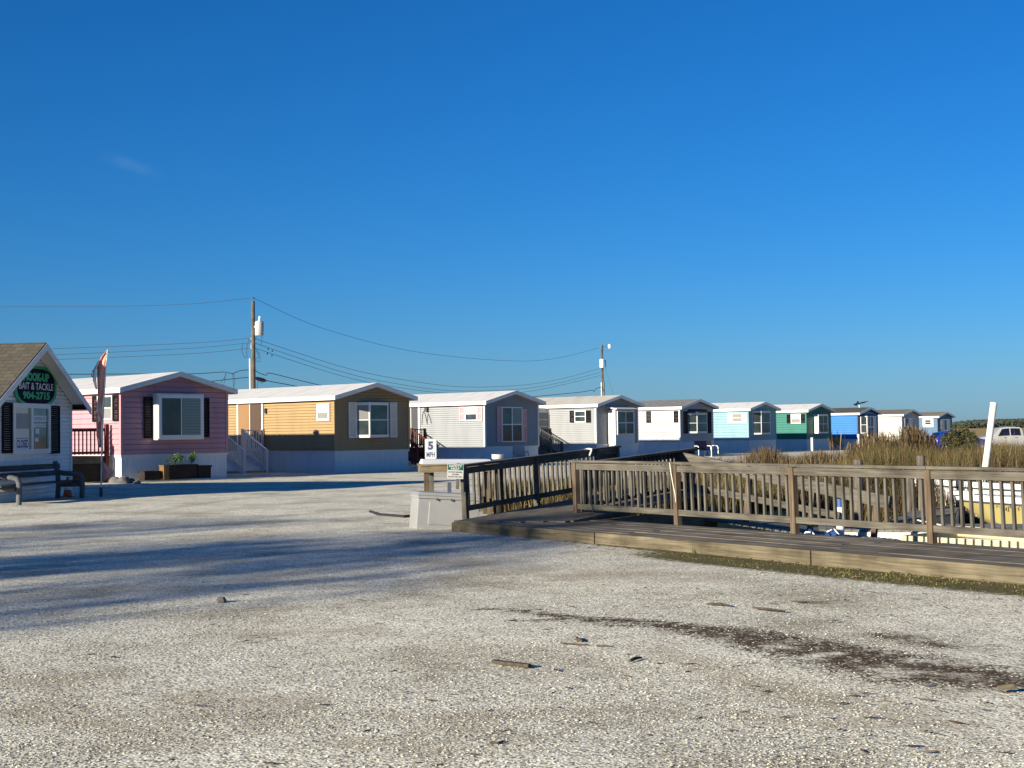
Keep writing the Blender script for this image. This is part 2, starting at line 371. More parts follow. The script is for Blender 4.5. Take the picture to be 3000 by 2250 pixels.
# ------------------------------------------------------------------ ground
WDIR = Vector((math.sin(R(43.5)), math.cos(R(43.5)), 0)); SDIR = Vector((-WDIR.y, WDIR.x, 0))
def road_dist(x, y): return 0.87 * (x + 7.48) - 0.494 * (y - 59.1)
def edge_c(x, y): return 0.813 * x + 0.582 * y
def ramp_r(x, y): return 0.848 * (x - 1.115) - 0.53 * (y - 24.06)
def sstep(a, b, t):
    t = np.clip((t - a) / (b - a), 0, 1); return t * t * (3 - 2 * t)
def height(x, y):
    x, y = np.asarray(x, float), np.asarray(y, float)
    z = -0.10 * sstep(62, 105, y) - 0.28 * sstep(100, 135, y) - 0.12 * sstep(130, 165, y)
    marsh = sstep(8.5, 12, road_dist(x, y)) * sstep(15.4, 16.2, edge_c(x, y)) * sstep(-2.6, -1.4, ramp_r(x, y)) * (1 - sstep(74, 80, y))
    z = z - 0.22 * marsh
    bas = sstep(15.1, 15.6, edge_c(x, y)) * sstep(0.0, 0.7, ramp_r(x, y)) * (1 - sstep(33.0, 35.5, y + 0.02 * x + 2.6 * (1 - sstep(5.0, 8.0, x))))
    return z - 1.3 * bas
def axis_vals(lo, hi, st, far_lo, far_hi, g=1.13):
    v = list(np.arange(lo, hi, st)); s, x = st, v[-1]
    while x < far_hi: s *= g; x += s; v.append(x)
    s, x = st, v[0]; w = []
    while x > far_lo: s *= g; x -= s; w.append(x)
    return np.array(w[::-1] + v)
gx = axis_vals(-9.0, 9.0, 0.14, -1800, 1800); gy = axis_vals(5.5, 38.0, 0.14, -160, 3200)
XX, YY = np.meshgrid(gx, gy); ZZ = height(XX, YY)
ZZ = ZZ + 0.012 * np.sin(XX * 1.1 + 0.6 * YY) * np.sin(YY * 0.7) * (YY < 60)
nx, ny = len(gx), len(gy)
verts = np.stack([XX.ravel(), YY.ravel(), ZZ.ravel()], 1)
ii = (np.arange(ny - 1)[:, None] * nx + np.arange(nx - 1)[None, :]).ravel()
faces = np.stack([ii, ii + 1, ii + nx + 1, ii + nx], 1)
me = bpy.data.meshes.new('ground')
me.from_pydata(verts.tolist(), [], faces.tolist()); me.update()
me.polygons.foreach_set('use_smooth', [True] * len(me.polygons))
def polydist(pts, xx, yy):
    d = np.full(xx.shape, 1e9)
    for (a, b) in zip(pts[:-1], pts[1:]):
        ax, ay, ar = a; bx, by, br = b
        t = np.clip(((xx - ax) * (bx - ax) + (yy - ay) * (by - ay)) / ((bx - ax) ** 2 + (by - ay) ** 2), 0, 1)
        d = np.minimum(d, np.hypot(xx - ax - t * (bx - ax), yy - ay - t * (by - ay)) / (ar + t * (br - ar)))
    return d
def gp(l): return [(G(px, py).x, G(px, py).y, r) for px, py, r in l]
xx, yy = XX.ravel(), YY.ravel()
dirt_paths = [gp([(1330, 1783, .05), (1480, 1785, .10), (1640, 1808, .12), (1900, 1825, .18), (2200, 1870, .42), (2480, 1925, .50), (2700, 1965, .58), (2940, 2000, .30)]),
              gp([(1480, 1818, .06), (1700, 1822, .10), (1840, 1840, .06)]), gp([(2540, 1855, .06), (2680, 1872, .18), (2800, 1895, .10)])]
dirt = np.zeros(xx.shape)
for pth in dirt_paths: dirt = np.maximum(dirt, 1 - sstep(0.45, 1.5, polydist(pth, xx, yy)))
dc = 12.84 - edge_c(xx, yy)                                          # distance in front of the boardwalk's edge
al = (-0.582 * (xx - 5.34) + 0.813 * (yy - 14.6))                    # along it, right to left
soil = sstep(-0.1, 0.0, dc) * (1 - sstep(0.10, 0.55, dc + 0.25 * sstep(4, 9, al))) * (al < 11)
soil = np.maximum(soil, sstep(-0.1, 0, dc) * (1 - sstep(0.55, 1.5, dc)) * (1 - sstep(4.0, 7.5, al)))
tan = 0.75 * np.exp(-((polydist(gp([(1350, 1650, 1.0), (1700, 1690, 1.2), (2100, 1690, 1.0)]), xx, yy)) ** 2) * 1.2) + 0.55 * np.exp(-(polydist(gp([(1150, 1780, .5), (1600, 1740, .5), (1900, 1740, .4)]), xx, yy) ** 2) * 1.5)
tracks = np.zeros(xx.shape)
for pth in (gp([(380, 1510, .35), (640, 1468, .3), (900, 1445, .3)]), gp([(250, 1560, .3), (560, 1530, .3)]), gp([(560, 2040, .35), (900, 2060, .3)]), gp([(1200, 2110, .35), (1900, 2080, .25), (2500, 2120, .3)]), gp([(0, 2000, .3), (250, 1990, .4)]), gp([(60, 2090, .25), (480, 2140, .3)]), gp([(1900, 1900, .3), (2300, 2030, .35), (2750, 2120, .4)]), gp([(700, 1860, .25), (1060, 1840, .3)]), gp([(1000, 2180, .3), (1350, 2200, .3)])):
    tracks = np.maximum(tracks, 0.75 * np.exp(-polydist(pth, xx, yy) ** 2 * 1.0))
tan = np.clip(tan + tracks, 0, 1)
rd = road_dist(xx, yy)
marsh = sstep(8.3, 10.0, rd) * sstep(15.2, 15.8, edge_c(xx, yy)) * sstep(-2.4, -1.6, ramp_r(xx, yy)) * (1 - (yy > 76) * (yy < 175) * (rd < 45))
marsh = np.maximum(marsh, sstep(165, 185, yy)); marsh = np.maximum(marsh, sstep(50, 65, rd))
for nm, arr in (('dirt', dirt), ('soil', soil), ('tan', tan), ('marsh', marsh)):
    a = me.attributes.new(nm, 'FLOAT', 'POINT'); a.data.foreach_set('value', arr.astype(np.float32))
ground = bpy.data.objects.new('ground', me); C.objects.link(ground); tag(ground, kind='structure', label='pale crushed shell gravel lot running out to golden marsh')
def ground_material():
    m, nt, b = new_mat('gravel_lot'); L = nt.links
    tc = N(nt, 'ShaderNodeTexCoord')
    def noise(sc, det=4, ro=0.6):
        n = N(nt, 'ShaderNodeTexNoise'); n.inputs['Scale'].default_value = sc; n.inputs['Detail'].default_value = det; n.inputs['Roughness'].default_value = ro
        L.new(tc.outputs['Object'], n.inputs['Vector']); return n.outputs[0]
    def math_(op, a, bb):
        n = N(nt, 'ShaderNodeMath', operation=op)
        for i, v in enumerate((a, bb)):
            if hasattr(v, 'is_linked'): L.new(v, n.inputs[i])
            else: n.inputs[i].default_value = v
        return n.outputs[0]
    def smooth(v, a, c):
        n = N(nt, 'ShaderNodeMapRange', interpolation_type='SMOOTHSTEP'); L.new(v, n.inputs[0]); n.inputs[1].default_value = a; n.inputs[2].default_value = c; return n.outputs[0]
    def mix(f, a, c, bt='MIX'):
        n = N(nt, 'ShaderNodeMix', data_type='RGBA', blend_type=bt)
        for sk, v in ((0, f), (6, a), (7, c)):
            if hasattr(v, 'is_linked'): L.new(v, n.inputs[sk])
            elif sk == 0: n.inputs[0].default_value = v
            else: n.inputs[sk].default_value = (*v, 1)
        return n.outputs[2]
    def attr(nm):
        n = N(nt, 'ShaderNodeAttribute'); n.attribute_name = nm; return n.outputs['Fac']
    vo = N(nt, 'ShaderNodeTexVoronoi'); vo.inputs['Scale'].default_value = 52; L.new(tc.outputs['Object'], vo.inputs['Vector'])
    vo2 = N(nt, 'ShaderNodeTexVoronoi'); vo2.inputs['Scale'].default_value = 21; L.new(tc.outputs['Object'], vo2.inputs['Vector'])
    sp = N(nt, 'ShaderNodeSeparateColor'); L.new(vo.outputs['Color'], sp.inputs[0])
    r = ramp(nt, [(0, (0.26, 0.24, 0.19)), (0.22, (0.54, 0.525, 0.45)), (0.6, (0.72, 0.71, 0.62)), (1, (0.86, 0.85, 0.76))]); L.new(sp.outputs[0], r.inputs[0])
    col = r.outputs[0]
    gap_shade = ramp(nt, [(0.0, (1.04, 1.04, 1.04)), (0.5, (0.95, 0.95, 0.94)), (0.85, (0.50, 0.48, 0.44))]); L.new(vo.outputs['Distance'], gap_shade.inputs[0])  # shade in the crevices between chips, put into the colour
    col = mix(1.0, col, gap_shade.outputs[0], 'MULTIPLY')
    r = ramp(nt, [(0.32, (0.60, 0.565, 0.51)), (0.50, (0.97, 0.955, 0.92)), (0.75, (1.10, 1.09, 1.06))]); L.new(noise(0.55, 5), r.inputs[0]); col = mix(1.0, col, r.outputs[0], 'MULTIPLY')
    r = ramp(nt, [(0.32, (0.82, 0.80, 0.77)), (0.6, (1.10, 1.10, 1.09))]); L.new(noise(3.1, 6, 0.7), r.inputs[0]); col = mix(1.0, col, r.outputs[0], 'MULTIPLY')
    nf = noise(9, 5, 0.7); nm_ = noise(2.6, 5, 0.65)
    t = smooth(math_('ADD', math_('MULTIPLY', attr('tan'), 0.9), math_('MULTIPLY', math_('SUBTRACT', nm_, 0.5), 0.9)), 0.25, 0.95)
    col = mix(math_('MULTIPLY', t, 0.72), col, (0.30, 0.25, 0.17))
    dsp = smooth(math_('ADD', attr('dirt'), math_('ADD', math_('MULTIPLY', math_('SUBTRACT', nf, 0.5), 1.6), math_('MULTIPLY', math_('SUBTRACT', sp.outputs[1], 0.5), 0.9))), 0.42, 0.84)
    dsp = math_('MULTIPLY', dsp, smooth(nm_, 0.30, 0.52))
    col = mix(math_('MULTIPLY', dsp, smooth(attr('dirt'), 0.02, 0.25)), col, (0.066, 0.042, 0.023))
    sl = smooth(math_('ADD', attr('soil'), math_('MULTIPLY', math_('SUBTRACT', nf, 0.5), 1.1)), 0.35, 0.75)
    rs = ramp(nt, [(0.3, (0.040, 0.034, 0.014)), (0.5, (0.085, 0.078, 0.026)), (0.7, (0.17, 0.13, 0.07))]); L.new(noise(16, 4, 0.7), rs.inputs[0])
    col = mix(sl, col, rs.outputs[0])
    rm = ramp(nt, [(0.3, (0.16, 0.115, 0.045)), (0.5, (0.30, 0.215, 0.085)), (0.7, (0.40, 0.30, 0.14))]); L.new(noise(0.35, 8, 0.75), rm.inputs[0])
    col = mix(attr('marsh'), col, rm.outputs[0])
    L.new(col, b.inputs['Base Color']); b.inputs['Roughness'].default_value = 0.95; b.inputs['Specular IOR Level'].default_value = 0.15
    hgt = math_('ADD', math_('MULTIPLY', vo.outputs['Distance'], -0.65), math_('ADD', math_('MULTIPLY', vo2.outputs['Distance'], -0.6), math_('MULTIPLY', nf, 0.8)))
    bp = N(nt, 'ShaderNodeBump'); bp.inputs['Strength'].default_value = 0.6; bp.inputs['Distance'].default_value = 0.008
    L.new(hgt, bp.inputs['Height']); L.new(bp.outputs[0], b.inputs['Normal'])
    return m
me.materials.append(ground_material())

def clump(x, y, s): return 0.5 + 0.5 * np.sin(x * s + 1.3 * np.sin(y * s * 0.7)) * np.sin(y * s * 0.83 + 2.1 * np.sin(x * s * 0.45))
def bulk(name, vs, fs, mat, kind, label, cat=None):
    """numpy verts (n,3) and faces list of arrays -> one object"""
    m = bpy.data.meshes.new(name)
    fl = []
    for a in fs: fl += a.tolist()
    m.from_pydata(vs.tolist(), [], fl); m.update(); m.materials.append(mat)
    o = bpy.data.objects.new(name, m); C.objects.link(o)
    return tag(o, label, cat, None, kind)
# loose chips of the gravel lying on the near ground
def chips(n):
    d = 6.2 * (17.0 / 6.2) ** (rng.random(n) ** 1.15)
    x = (rng.random(n) - 0.5) * 0.80 * d
    keep = 12.84 - edge_c(x, d) > np.where(x > 1.2, 1.1, .35)
    dd = np.zeros(len(x))
    for pth in dirt_paths: dd = np.maximum(dd, 1 - sstep(0.45, 1.3, polydist(pth, x, d)))
    keep &= rng.random(len(x)) > dd * 0.72
    pt = clump(x, d, 1.7) * .6 + clump(x + 3, d, .8) * .6; keep &= rng.random(len(x)) < np.clip(pt * 1.7 - .35, .06, 1)
    x, d = x[keep], d[keep]; n = len(x)
    r = 0.0032 + 0.0105 * rng.random(n) ** 3.0
    base = np.array([(1, 0, 0), (0.3, 0.95, 0), (-0.8, 0.6, 0), (-0.8, -0.6, 0), (0.3, -0.95, 0), (0.05, 0.1, 0.42)])
    a = rng.random(n) * 6.283; st = 0.6 + 0.5 * rng.random((n, 2))
    P = base[None] * (0.75 + 0.5 * rng.random((n, 6, 1)))
    px_, py_ = P[:, :, 0] * st[:, :1], P[:, :, 1] * st[:, 1:]
    V = np.stack([(px_ * np.cos(a)[:, None] - py_ * np.sin(a)[:, None]) * r[:, None] + x[:, None],
                  (px_ * np.sin(a)[:, None] + py_ * np.cos(a)[:, None]) * r[:, None] + d[:, None],
                  P[:, :, 2] * r[:, None] + 0.002 + height(x, d)[:, None] + (0.012 * np.sin(x * 1.1 + 0.6 * d) * np.sin(d * 0.7))[:, None]], 2).reshape(-1, 3)
    o = np.arange(n) * 6
    F_ = [np.stack([o + j, o + (j + 1) % 5, o + 5], 1) for j in range(5)]
    bulk('loose_gravel', V, F_, M['chips'], 'stuff', 'loose pale gravel chips strewn over the lot in the foreground')
chips(90000)
def flakes(n):
    d = 6.3 * (22.0 / 6.3) ** rng.random(n); x = (rng.random(n) - 0.5) * 0.80 * d
    right = 0.25 + 0.75 * sstep(-0.25, 0.2, x / d)
    keep = (12.8 - edge_c(x, d) > 0) & (rng.random(n) < right); x, d = x[keep], d[keep]
    m = 260; tt = rng.random(m) * 7.5; o_ = -rng.random(m) ** 1.5 * 0.5 - 0.02      # leaves blown against the timber
    ex = 5.34 - 0.582 * tt + 0.813 * o_; ey = 14.6 + 0.813 * tt + 0.582 * o_
    x, d = np.r_[x, ex], np.r_[d, ey]; n = len(x)
    ln = 0.010 + 0.060 * rng.random(n) ** 2.8; wd = np.minimum(ln * (0.15 + 0.4 * rng.random(n)), 0.014); a = rng.normal(0.0, 0.75, n)
    q = np.array([(-1, -0.3), (0, -1), (1, 0.2), (0.1, 1)])
    qx, qy = q[None, :, 0] * ln[:, None], q[None, :, 1] * wd[:, None]
    zz = 0.007 + 0.008 * rng.random((n, 4))
    V = np.stack([qx * np.cos(a)[:, None] - qy * np.sin(a)[:, None] + x[:, None], qx * np.sin(a)[:, None] + qy * np.cos(a)[:, None] + d[:, None], zz], 2).reshape(-1, 3)
    o = np.arange(n) * 4
    bulk('leaf_litter', V, [np.stack([o, o + 1, o + 2, o + 3], 1)], M['litter'], 'stuff', 'dry leaves and bark flakes scattered over the gravel')
flakes(1500)

# water of the basin behind the railing
mb = MB(); mb.quad((0.5, 13, -0.72), (60, 13, -0.72), (60, 38, -0.72), (0.5, 38, -0.72))
def water_mat():
    m, nt, b = new_mat('basin_water'); tc = N(nt, 'ShaderNodeTexCoord'); n = N(nt, 'ShaderNodeTexNoise'); n.inputs['Scale'].default_value = 2.5; n.inputs['Detail'].default_value = 4
    nt.links.new(tc.outputs['Object'], n.inputs['Vector']); bp = N(nt, 'ShaderNodeBump'); bp.inputs['Strength'].default_value = 0.12; bp.inputs['Distance'].default_value = 0.05
    nt.links.new(n.outputs[0], bp.inputs['Height']); nt.links.new(bp.outputs[0], b.inputs['Normal'])
    b.inputs['Base Color'].default_value = (0.035, 0.04, 0.025, 1); b.inputs['Roughness'].default_value = 0.06
    return m
tag(mb.build('water', water_mat()), 'still dark water of the boat basin', kind='structure')

# ------------------------------------------------------------------ reeds
def blades(name, x, y, h, w, mat, label, lean=0.25, kind='stuff', plume=False):
    n = len(x); z = height(x, y) - 0.03
    a = rng.random(n) * 6.283; la = rng.random(n) * 6.283; ln = h * lean * np.abs(rng.normal(0, 1, n))
    cx_, cy_ = np.cos(a) * w / 2, np.sin(a) * w / 2
    dx, dy = np.cos(la) * ln, np.sin(la) * ln
    P = [np.stack([x - cx_, y - cy_, z], 1), np.stack([x + cx_, y + cy_, z], 1),
         np.stack([x + dx * 0.3 + cx_ * .9, y + dy * 0.3 + cy_ * .9, z + h * 0.55], 1), np.stack([x + dx * 0.3 - cx_ * .9, y + dy * 0.3 - cy_ * .9, z + h * 0.55], 1)]
    if plume:
        P += [np.stack([x + dx + cx_ * 1.5, y + dy + cy_ * 1.5, z + h * 0.9], 1), np.stack([x + dx - cx_ * 1.5, y + dy - cy_ * 1.5, z + h * 0.88], 1), np.stack([x + dx * 1.3, y + dy * 1.3, z + h], 1)]
        k = 7
    else:
        P += [np.stack([x + dx, y + dy, z + h], 1)]; k = 5
    V = np.stack(P, 1).reshape(-1, 3); o = np.arange(n) * k
    F_ = [np.stack([o, o + 1, o + 2, o + 3], 1)]
    F_ += [np.stack([o + 3, o + 2, o + 4, o + 5], 1), np.stack([o + 5, o + 4, o + 6], 1)] if plume else [np.stack([o + 3, o + 2, o + 4], 1)]
    return bulk(name, V, F_, mat, kind, label)
def field(n, p0, p1, y0, y1):
    y = y0 * (y1 / y0) ** rng.random(n); p = p0 + (p1 - p0) * rng.random(n)
    return (p - 1500) / 4100 * y, y, p
x, y, p = field(150000, 1400, 3080, 27.5, 78)
k = (road_dist(x, y) > 9.6) & (edge_c(x, y) > 16.4) & (ramp_r(x, y) > -9) & ~((ramp_r(x, y) > -2.0) & (y < 29.5)) & ~((ramp_r(x, y) > 0) & (y + 0.02 * x + 2.6 * (1 - sstep(5.0, 8.0, x)) < 33.8))
x, y, p = x[k], y[k], p[k]
topy = 1392 - 8 * sstep(1700, 1900, p) - 30 * sstep(2300, 2420, p) - 52 * sstep(2420, 2560, p) - 9 * sstep(2840, 2900, p)      # how high the reeds stand, from left to right
drop = (topy - (1248 + 0.0125 * (2800 - p))) / 4100
hmax = np.clip(1.65 - drop * y - height(x, y), 0.25, 1.75)
cl = clump(x, y, 0.9)
h = np.minimum(hmax * (0.60 + 0.50 * rng.random(len(x))) * (0.50 + 0.62 * cl), 1.9)
h = np.where((p < 2420) & (y > 44), np.minimum(h, 0.5 + 0.25 * rng.random(len(x))), h)
sel = rng.random(len(x)) < np.where((p < 2420) & (y > 50), 0.35 * (cl > 0.45), np.clip(0.35 + cl, 0, 1))
x, y, p, h = x[sel], y[sel], p[sel], h[sel]
brown = rng.random(len(x)) < 0.18 + 0.55 * (clump(x, y, 0.35) > 0.62)
blades('marsh_grass', x[~brown], y[~brown], h[~brown], 0.009 + 0.013 * rng.random((~brown).sum()), M['reed'], 'golden green marsh grass filling the bank behind the boat basin', 0.33)
blades('dry_reeds', x[brown], y[brown], h[brown] * 1.06, 0.008 + 0.013 * rng.random(brown.sum()), M['reed_brown'], 'brown dry reeds mixed through the marsh grass')
# tall plumed reeds near the last homes, and low bushy tufts by the gravel road
def tuft(px, py, y0, half, n, h0, mat, nm, label, plume=False, lean=0.25):
    c = D(px, py, y0); a = rng.normal(0, half, n); b_ = rng.normal(0, half * 0.7, n)
    hh = h0 * (0.6 + 0.4 * rng.random(n)) * np.clip(1.15 - 0.35 * np.abs(a) / half, 0.5, 1.1)
    return blades(nm, c.x + a, c.y + b_, hh, 0.010 + 0.014 * rng.random(n), mat, label, lean, 'thing', plume)
for i, (px, y0, half, n, h0, lab) in enumerate([(2570, 58, 0.9, 1100, 1.45, 'tall brown reed clump in front of the white home with dark gray roof'), (2672, 60, 0.75, 1200, 1.7, 'tallest reddish reed clump in front of the gray blue home'), (2450, 57, 0.35, 26, 1.75, 'few plumed reed stalks in front of the bright blue home')]):
    tag(tuft(px, 1300, y0, half, n, h0, M['reed_brown'], 'reed_clump', lab, True, 0.12), lab, 'reeds', 'tall plumed reed clumps by the last homes')
for px, y0, half, n, h0, lab in [(2245, 64, 0.75, 900, 0.95, 'brown bushy tuft on the gravel below the pale aqua home'), (2395, 62, 0.8, 800, 0.8, 'brown bushy tuft on the gravel below the teal green home'), (2110, 66, 0.6, 160, 0.45, 'sparse low weeds on the gravel below the white shingled home')]:
    tag(tuft(px, 1340, y0, half, n, h0, M['reed_brown'], 'grass_tuft' if n > 200 else 'roadside_weeds', lab, False, 0.4), lab, 'grass tuft', 'tufts along the gravel road', 'stuff' if n < 200 else None)

# ------------------------------------------------------------------ mobile homes
def siding(mb, A, B, z0, z1, lap, d=0.018, gable=None):
    m, L = frame(A, B); old = mb.m; mb.m = old @ m
    top = z1 + (gable or 0) * L / 2
    z = z0
    def xr(zz):
        if zz <= z1 or not gable: return 0, L
        e = (zz - z1) / gable; return min(e, L / 2), max(L - e, L / 2)
    while z < top - 1e-4:
        z2 = min(z + lap, top); ze = z2 - (min(0.024, lap * 0.2) if z2 < top - 1e-3 else 0)
        for (a, b_) in ([(z, ze)] if not (z < z1 < ze) else [(z, z1), (z1, ze)]):
            l0, r0 = xr(a); l1, r1 = xr(b_); da = d * (1 - (a - z) / lap); db = d * (1 - (b_ - z) / lap)
            mb.quad((l0, -da, a), (r0, -da, a), (r1, -db, b_), (l1, -db, b_))
        l0, r0 = xr(z); g = min(0.024, lap * 0.2); mb.quad((l0, .03, z), (r0, .03, z), (r0, -d, z), (l0, -d, z))
        if z2 < top - 1e-3:
            l1, r1 = xr(z2); mb.quad((l1, .03, z2 - g), (r1, .03, z2 - g), (r1, .03, z2), (l1, .03, z2))
        z = z2
    mb.m = old
def win(root, A, B, v0, v1, cols, rows, fm, panes, fw=0.055, proud=0.05, sub='pane', name='window', rail=0.035, label=None):
    m, L = frame(A, B); f = MB(m)
    f.box(0, L, -proud, 0.0, v0, v0 + fw).box(0, L, -proud, 0.0, v1 - fw, v1).box(0, fw, -proud, 0, v0 + fw, v1 - fw).box(L - fw, L, -proud, 0, v0 + fw, v1 - fw)
    cw = (L - 2 * fw) / cols
    for i in range(1, cols): f.box(fw + i * cw - rail / 2, fw + i * cw + rail / 2, -proud + 0.004, 0, v0 + fw, v1 - fw)
    rh = (v1 - v0 - 2 * fw) / rows
    for j in range(1, rows):
        for i in range(cols): f.box(fw + i * cw + (rail / 2 if i else 0), fw + (i + 1) * cw - (rail / 2 if i < cols - 1 else 0), -proud + 0.006, 0, v0 + fw + j * rh - rail / 2, v0 + fw + j * rh + rail / 2)
    w = f.build(name, fm, root, label=label)
    k = 0
    for j in range(rows):
        for i in range(cols):
            p = MB(m); x0, x1 = fw + i * cw + (rail / 2 if i else 0), fw + (i + 1) * cw - (rail / 2 if i < cols - 1 else 0)
            z0, z1 = v0 + fw + j * rh + (rail / 2 if j else 0), v0 + fw + (j + 1) * rh - (rail / 2 if j < rows - 1 else 0)
            p.box(x0, x1, -0.022, -0.004, z0, z1)
            p.build(sub, panes[k % len(panes)], w); k += 1
    return w
def shutter(root, A, B, v0, v1, mat, slats=True):
    m, L = frame(A, B); f = MB(m); t = 0.045
    f.box(0, t, -0.045, 0, v0, v1).box(L - t, L, -0.045, 0, v0, v1)
    for z in (v0, (v0 + v1) / 2 - t / 2, v1 - t): f.box(t, L - t, -0.045, 0, z, z + t)
    n = max(4, int((v1 - v0) / 0.06))
    for i in range(n):
        z = v0 + t + (v1 - v0 - 2 * t) * i / n; f.hexa([(t, -0.012, z), (L - t, -0.012, z), (L - t, 0, z), (t, 0, z), (t, -0.036, z + 0.045), (L - t, -0.036, z + 0.045), (L - t, -0.02, z + 0.045), (t, -0.02, z + 0.045)])
    return f.build('shutter', mat, root)
HOMES = []
GROUP = 'mobile homes in a row along the gravel road'
def home(fl, ys, depth, fr, wallm, roofm, lap, label, length=11.0, corner=None, skirt='skirt', vent=(2.6,), fasc='white_trim', roof_t=0.15):
    g = D(fl, ys[2], depth); e = D(fl, ys[0], depth); sk = D(fl, ys[1], depth)
    root = thing('mobile_home', label, 'mobile home', (g.x, g.y, g.z), R(90 - 43.5), GROUP)
    hs_, hw = sk.z - g.z, e.z - g.z
    d = ray(fr, ys[0]); o = Vector((0, 0, CAMZ)); nrm = SDIR                                    # where the right corner's ray meets the front plane
    t = (g - o).dot(nrm) / d.dot(nrm); q = o + d * t
    Wd = (q - g).dot(WDIR)
    pit = 0.25
    b_ = MB()
    siding(b_, (0, 0), (Wd, 0), hs_, hw, lap, gable=pit); siding(b_, (Wd, length), (0, length), hs_, hw, lap, gable=pit)
    siding(b_, (0, length), (0, 0), hs_, hw, lap); siding(b_, (Wd, 0), (Wd, length), hs_, hw, lap)
    b_.build('wall', wallm, root)
    b_ = MB(); i = 0.03
    b_.box(i, Wd - i, i, length - i, -0.5, hs_ - 0.002); b_.build('skirting', M[skirt], root)
    b_ = MB(); b_.box(-0.012, Wd + 0.012, -0.012, 0.028, hs_ - 0.09, hs_ - 0.003).box(-0.012, 0.028, 0.028, length, hs_ - 0.09, hs_ - 0.003); b_.build('skirting_rail', M['white'], root)
    cw = 0.085
    MB().box(-0.026, cw, -0.026, 0.03, hs_, hw).box(-0.0265, 0.029, 0.029, cw, hs_ + .002, hw - .002).build('corner_trim', corner or wallm, root)
    MB().box(Wd - cw, Wd + 0.024, -0.026, 0.03, hs_, hw).build('corner_trim', corner or wallm, root)
    ov, of = 0.22, 0.32
    def zt(xx): return hw + pit * (Wd / 2 - abs(xx - Wd / 2)) - 0.0
    b_ = MB()
    for (xa, xb) in ((-ov, Wd / 2), (Wd / 2, Wd + ov)):
        za, zb = zt(xa) + 0.01, zt(xb) + 0.01
        b_.hexa([(xa, -of, za), (xb, -of, zb), (xb, length + of, zb), (xa, length + of, za), (xa, -of, za + roof_t), (xb, -of, zb + roof_t), (xb, length + of, zb + roof_t), (xa, length + of, za + roof_t)])
    roof = b_.build('roof', roofm, root)
    b_ = MB(); fh = roof_t + 0.035
    for (xa, xb) in ((-ov, Wd / 2), (Wd / 2, Wd + ov)):
        za, zb = zt(xa) - 0.02, zt(xb) - 0.02
        for (ya, yb) in ((-of - 0.025, -of - 0.001),):
            b_.hexa([(xa, ya, za), (xb, ya, zb), (xb, yb, zb), (xa, yb, za), (xa, ya, za + fh), (xb, ya, zb + fh), (xb, yb, zb + fh), (xa, yb, za + fh)])
    for xa in (-ov - 0.025, Wd + ov + 0.001):
        z_ = zt(-ov) - 0.02; b_.box(xa, xa + 0.024, -of - 0.025, length + of, z_, z_ + fh - 0.004)
    b_.build('fascia', M[fasc], roof)
    for vy in vent:
        v = MB(); v.lathe([(0.13, 0), (0.13, 0.16), (0.22, 0.18), (0.20, 0.24), (0.10, 0.29), (0.0001, 0.30)], 14, (Wd / 2 + 1.0, vy, zt(Wd / 2 + 1.0) + roof_t - 0.08)); v.build('roof_vent', M['white'], roof, True)
    H = dict(root=root, W=Wd, hs=hs_, hw=hw, mw=wm(root), L=length); H['inv'] = H['mw'].inverted(); HOMES.append(H)
    return H
def fpx(H, px, py, n=0.0, face='front'):
    """photo pixel -> (u, z) on the home's front plane (or left plane), n metres proud of it"""
    o = H['inv'] @ Vector((0, 0, CAMZ)); d = H['inv'].to_3x3() @ ray(px, py)
    t = ((-n - o.y) / d.y) if face == 'front' else ((-n - o.x) / d.x)
    q = o + d * t
    return (q.x if face == 'front' else q.y), q.z
def FRONT(H, x0, x1, y0, y1, n=0.0):
    xm, ym = (x0 + x1) / 2, (y0 + y1) / 2
    u0, u1 = fpx(H, x0, ym, n)[0], fpx(H, x1, ym, n)[0]; v1, v0 = fpx(H, xm, y0, n)[1], fpx(H, xm, y1, n)[1]
    return u0, u1, v0, v1
def LEFT(H, x0, x1, y0, y1, n=0.0):
    xm, ym = (x0 + x1) / 2, (y0 + y1) / 2
    u0, u1 = fpx(H, x0, ym, n, 'left')[0], fpx(H, x1, ym, n, 'left')[0]; v1, v0 = fpx(H, xm, y0, n, 'left')[1], fpx(H, xm, y1, n, 'left')[1]
    return u0, u1, v0, v1
OFF = 0.02
def fwin(H, box, cols, rows, fm, panes, **k):
    u0, u1, v0, v1 = FRONT(H, *box); return win(H['root'], (u0, -OFF), (u1, -OFF), v0, v1, cols, rows, fm, panes, **k)
def lwin(H, box, cols, rows, fm, panes, **k):
    u0, u1, v0, v1 = LEFT(H, *box); return win(H['root'], (-OFF, u0), (-OFF, u1), v0, v1, cols, rows, fm, panes, **k)
def fshut(H, box, mat):
    u0, u1, v0, v1 = FRONT(H, *box); return shutter(H['root'], (u0, -OFF), (u1, -OFF), v0, v1, mat)
def lshut(H, box, mat):
    u0, u1, v0, v1 = LEFT(H, *box); return shutter(H['root'], (-OFF, u0), (-OFF, u1), v0, v1, mat)
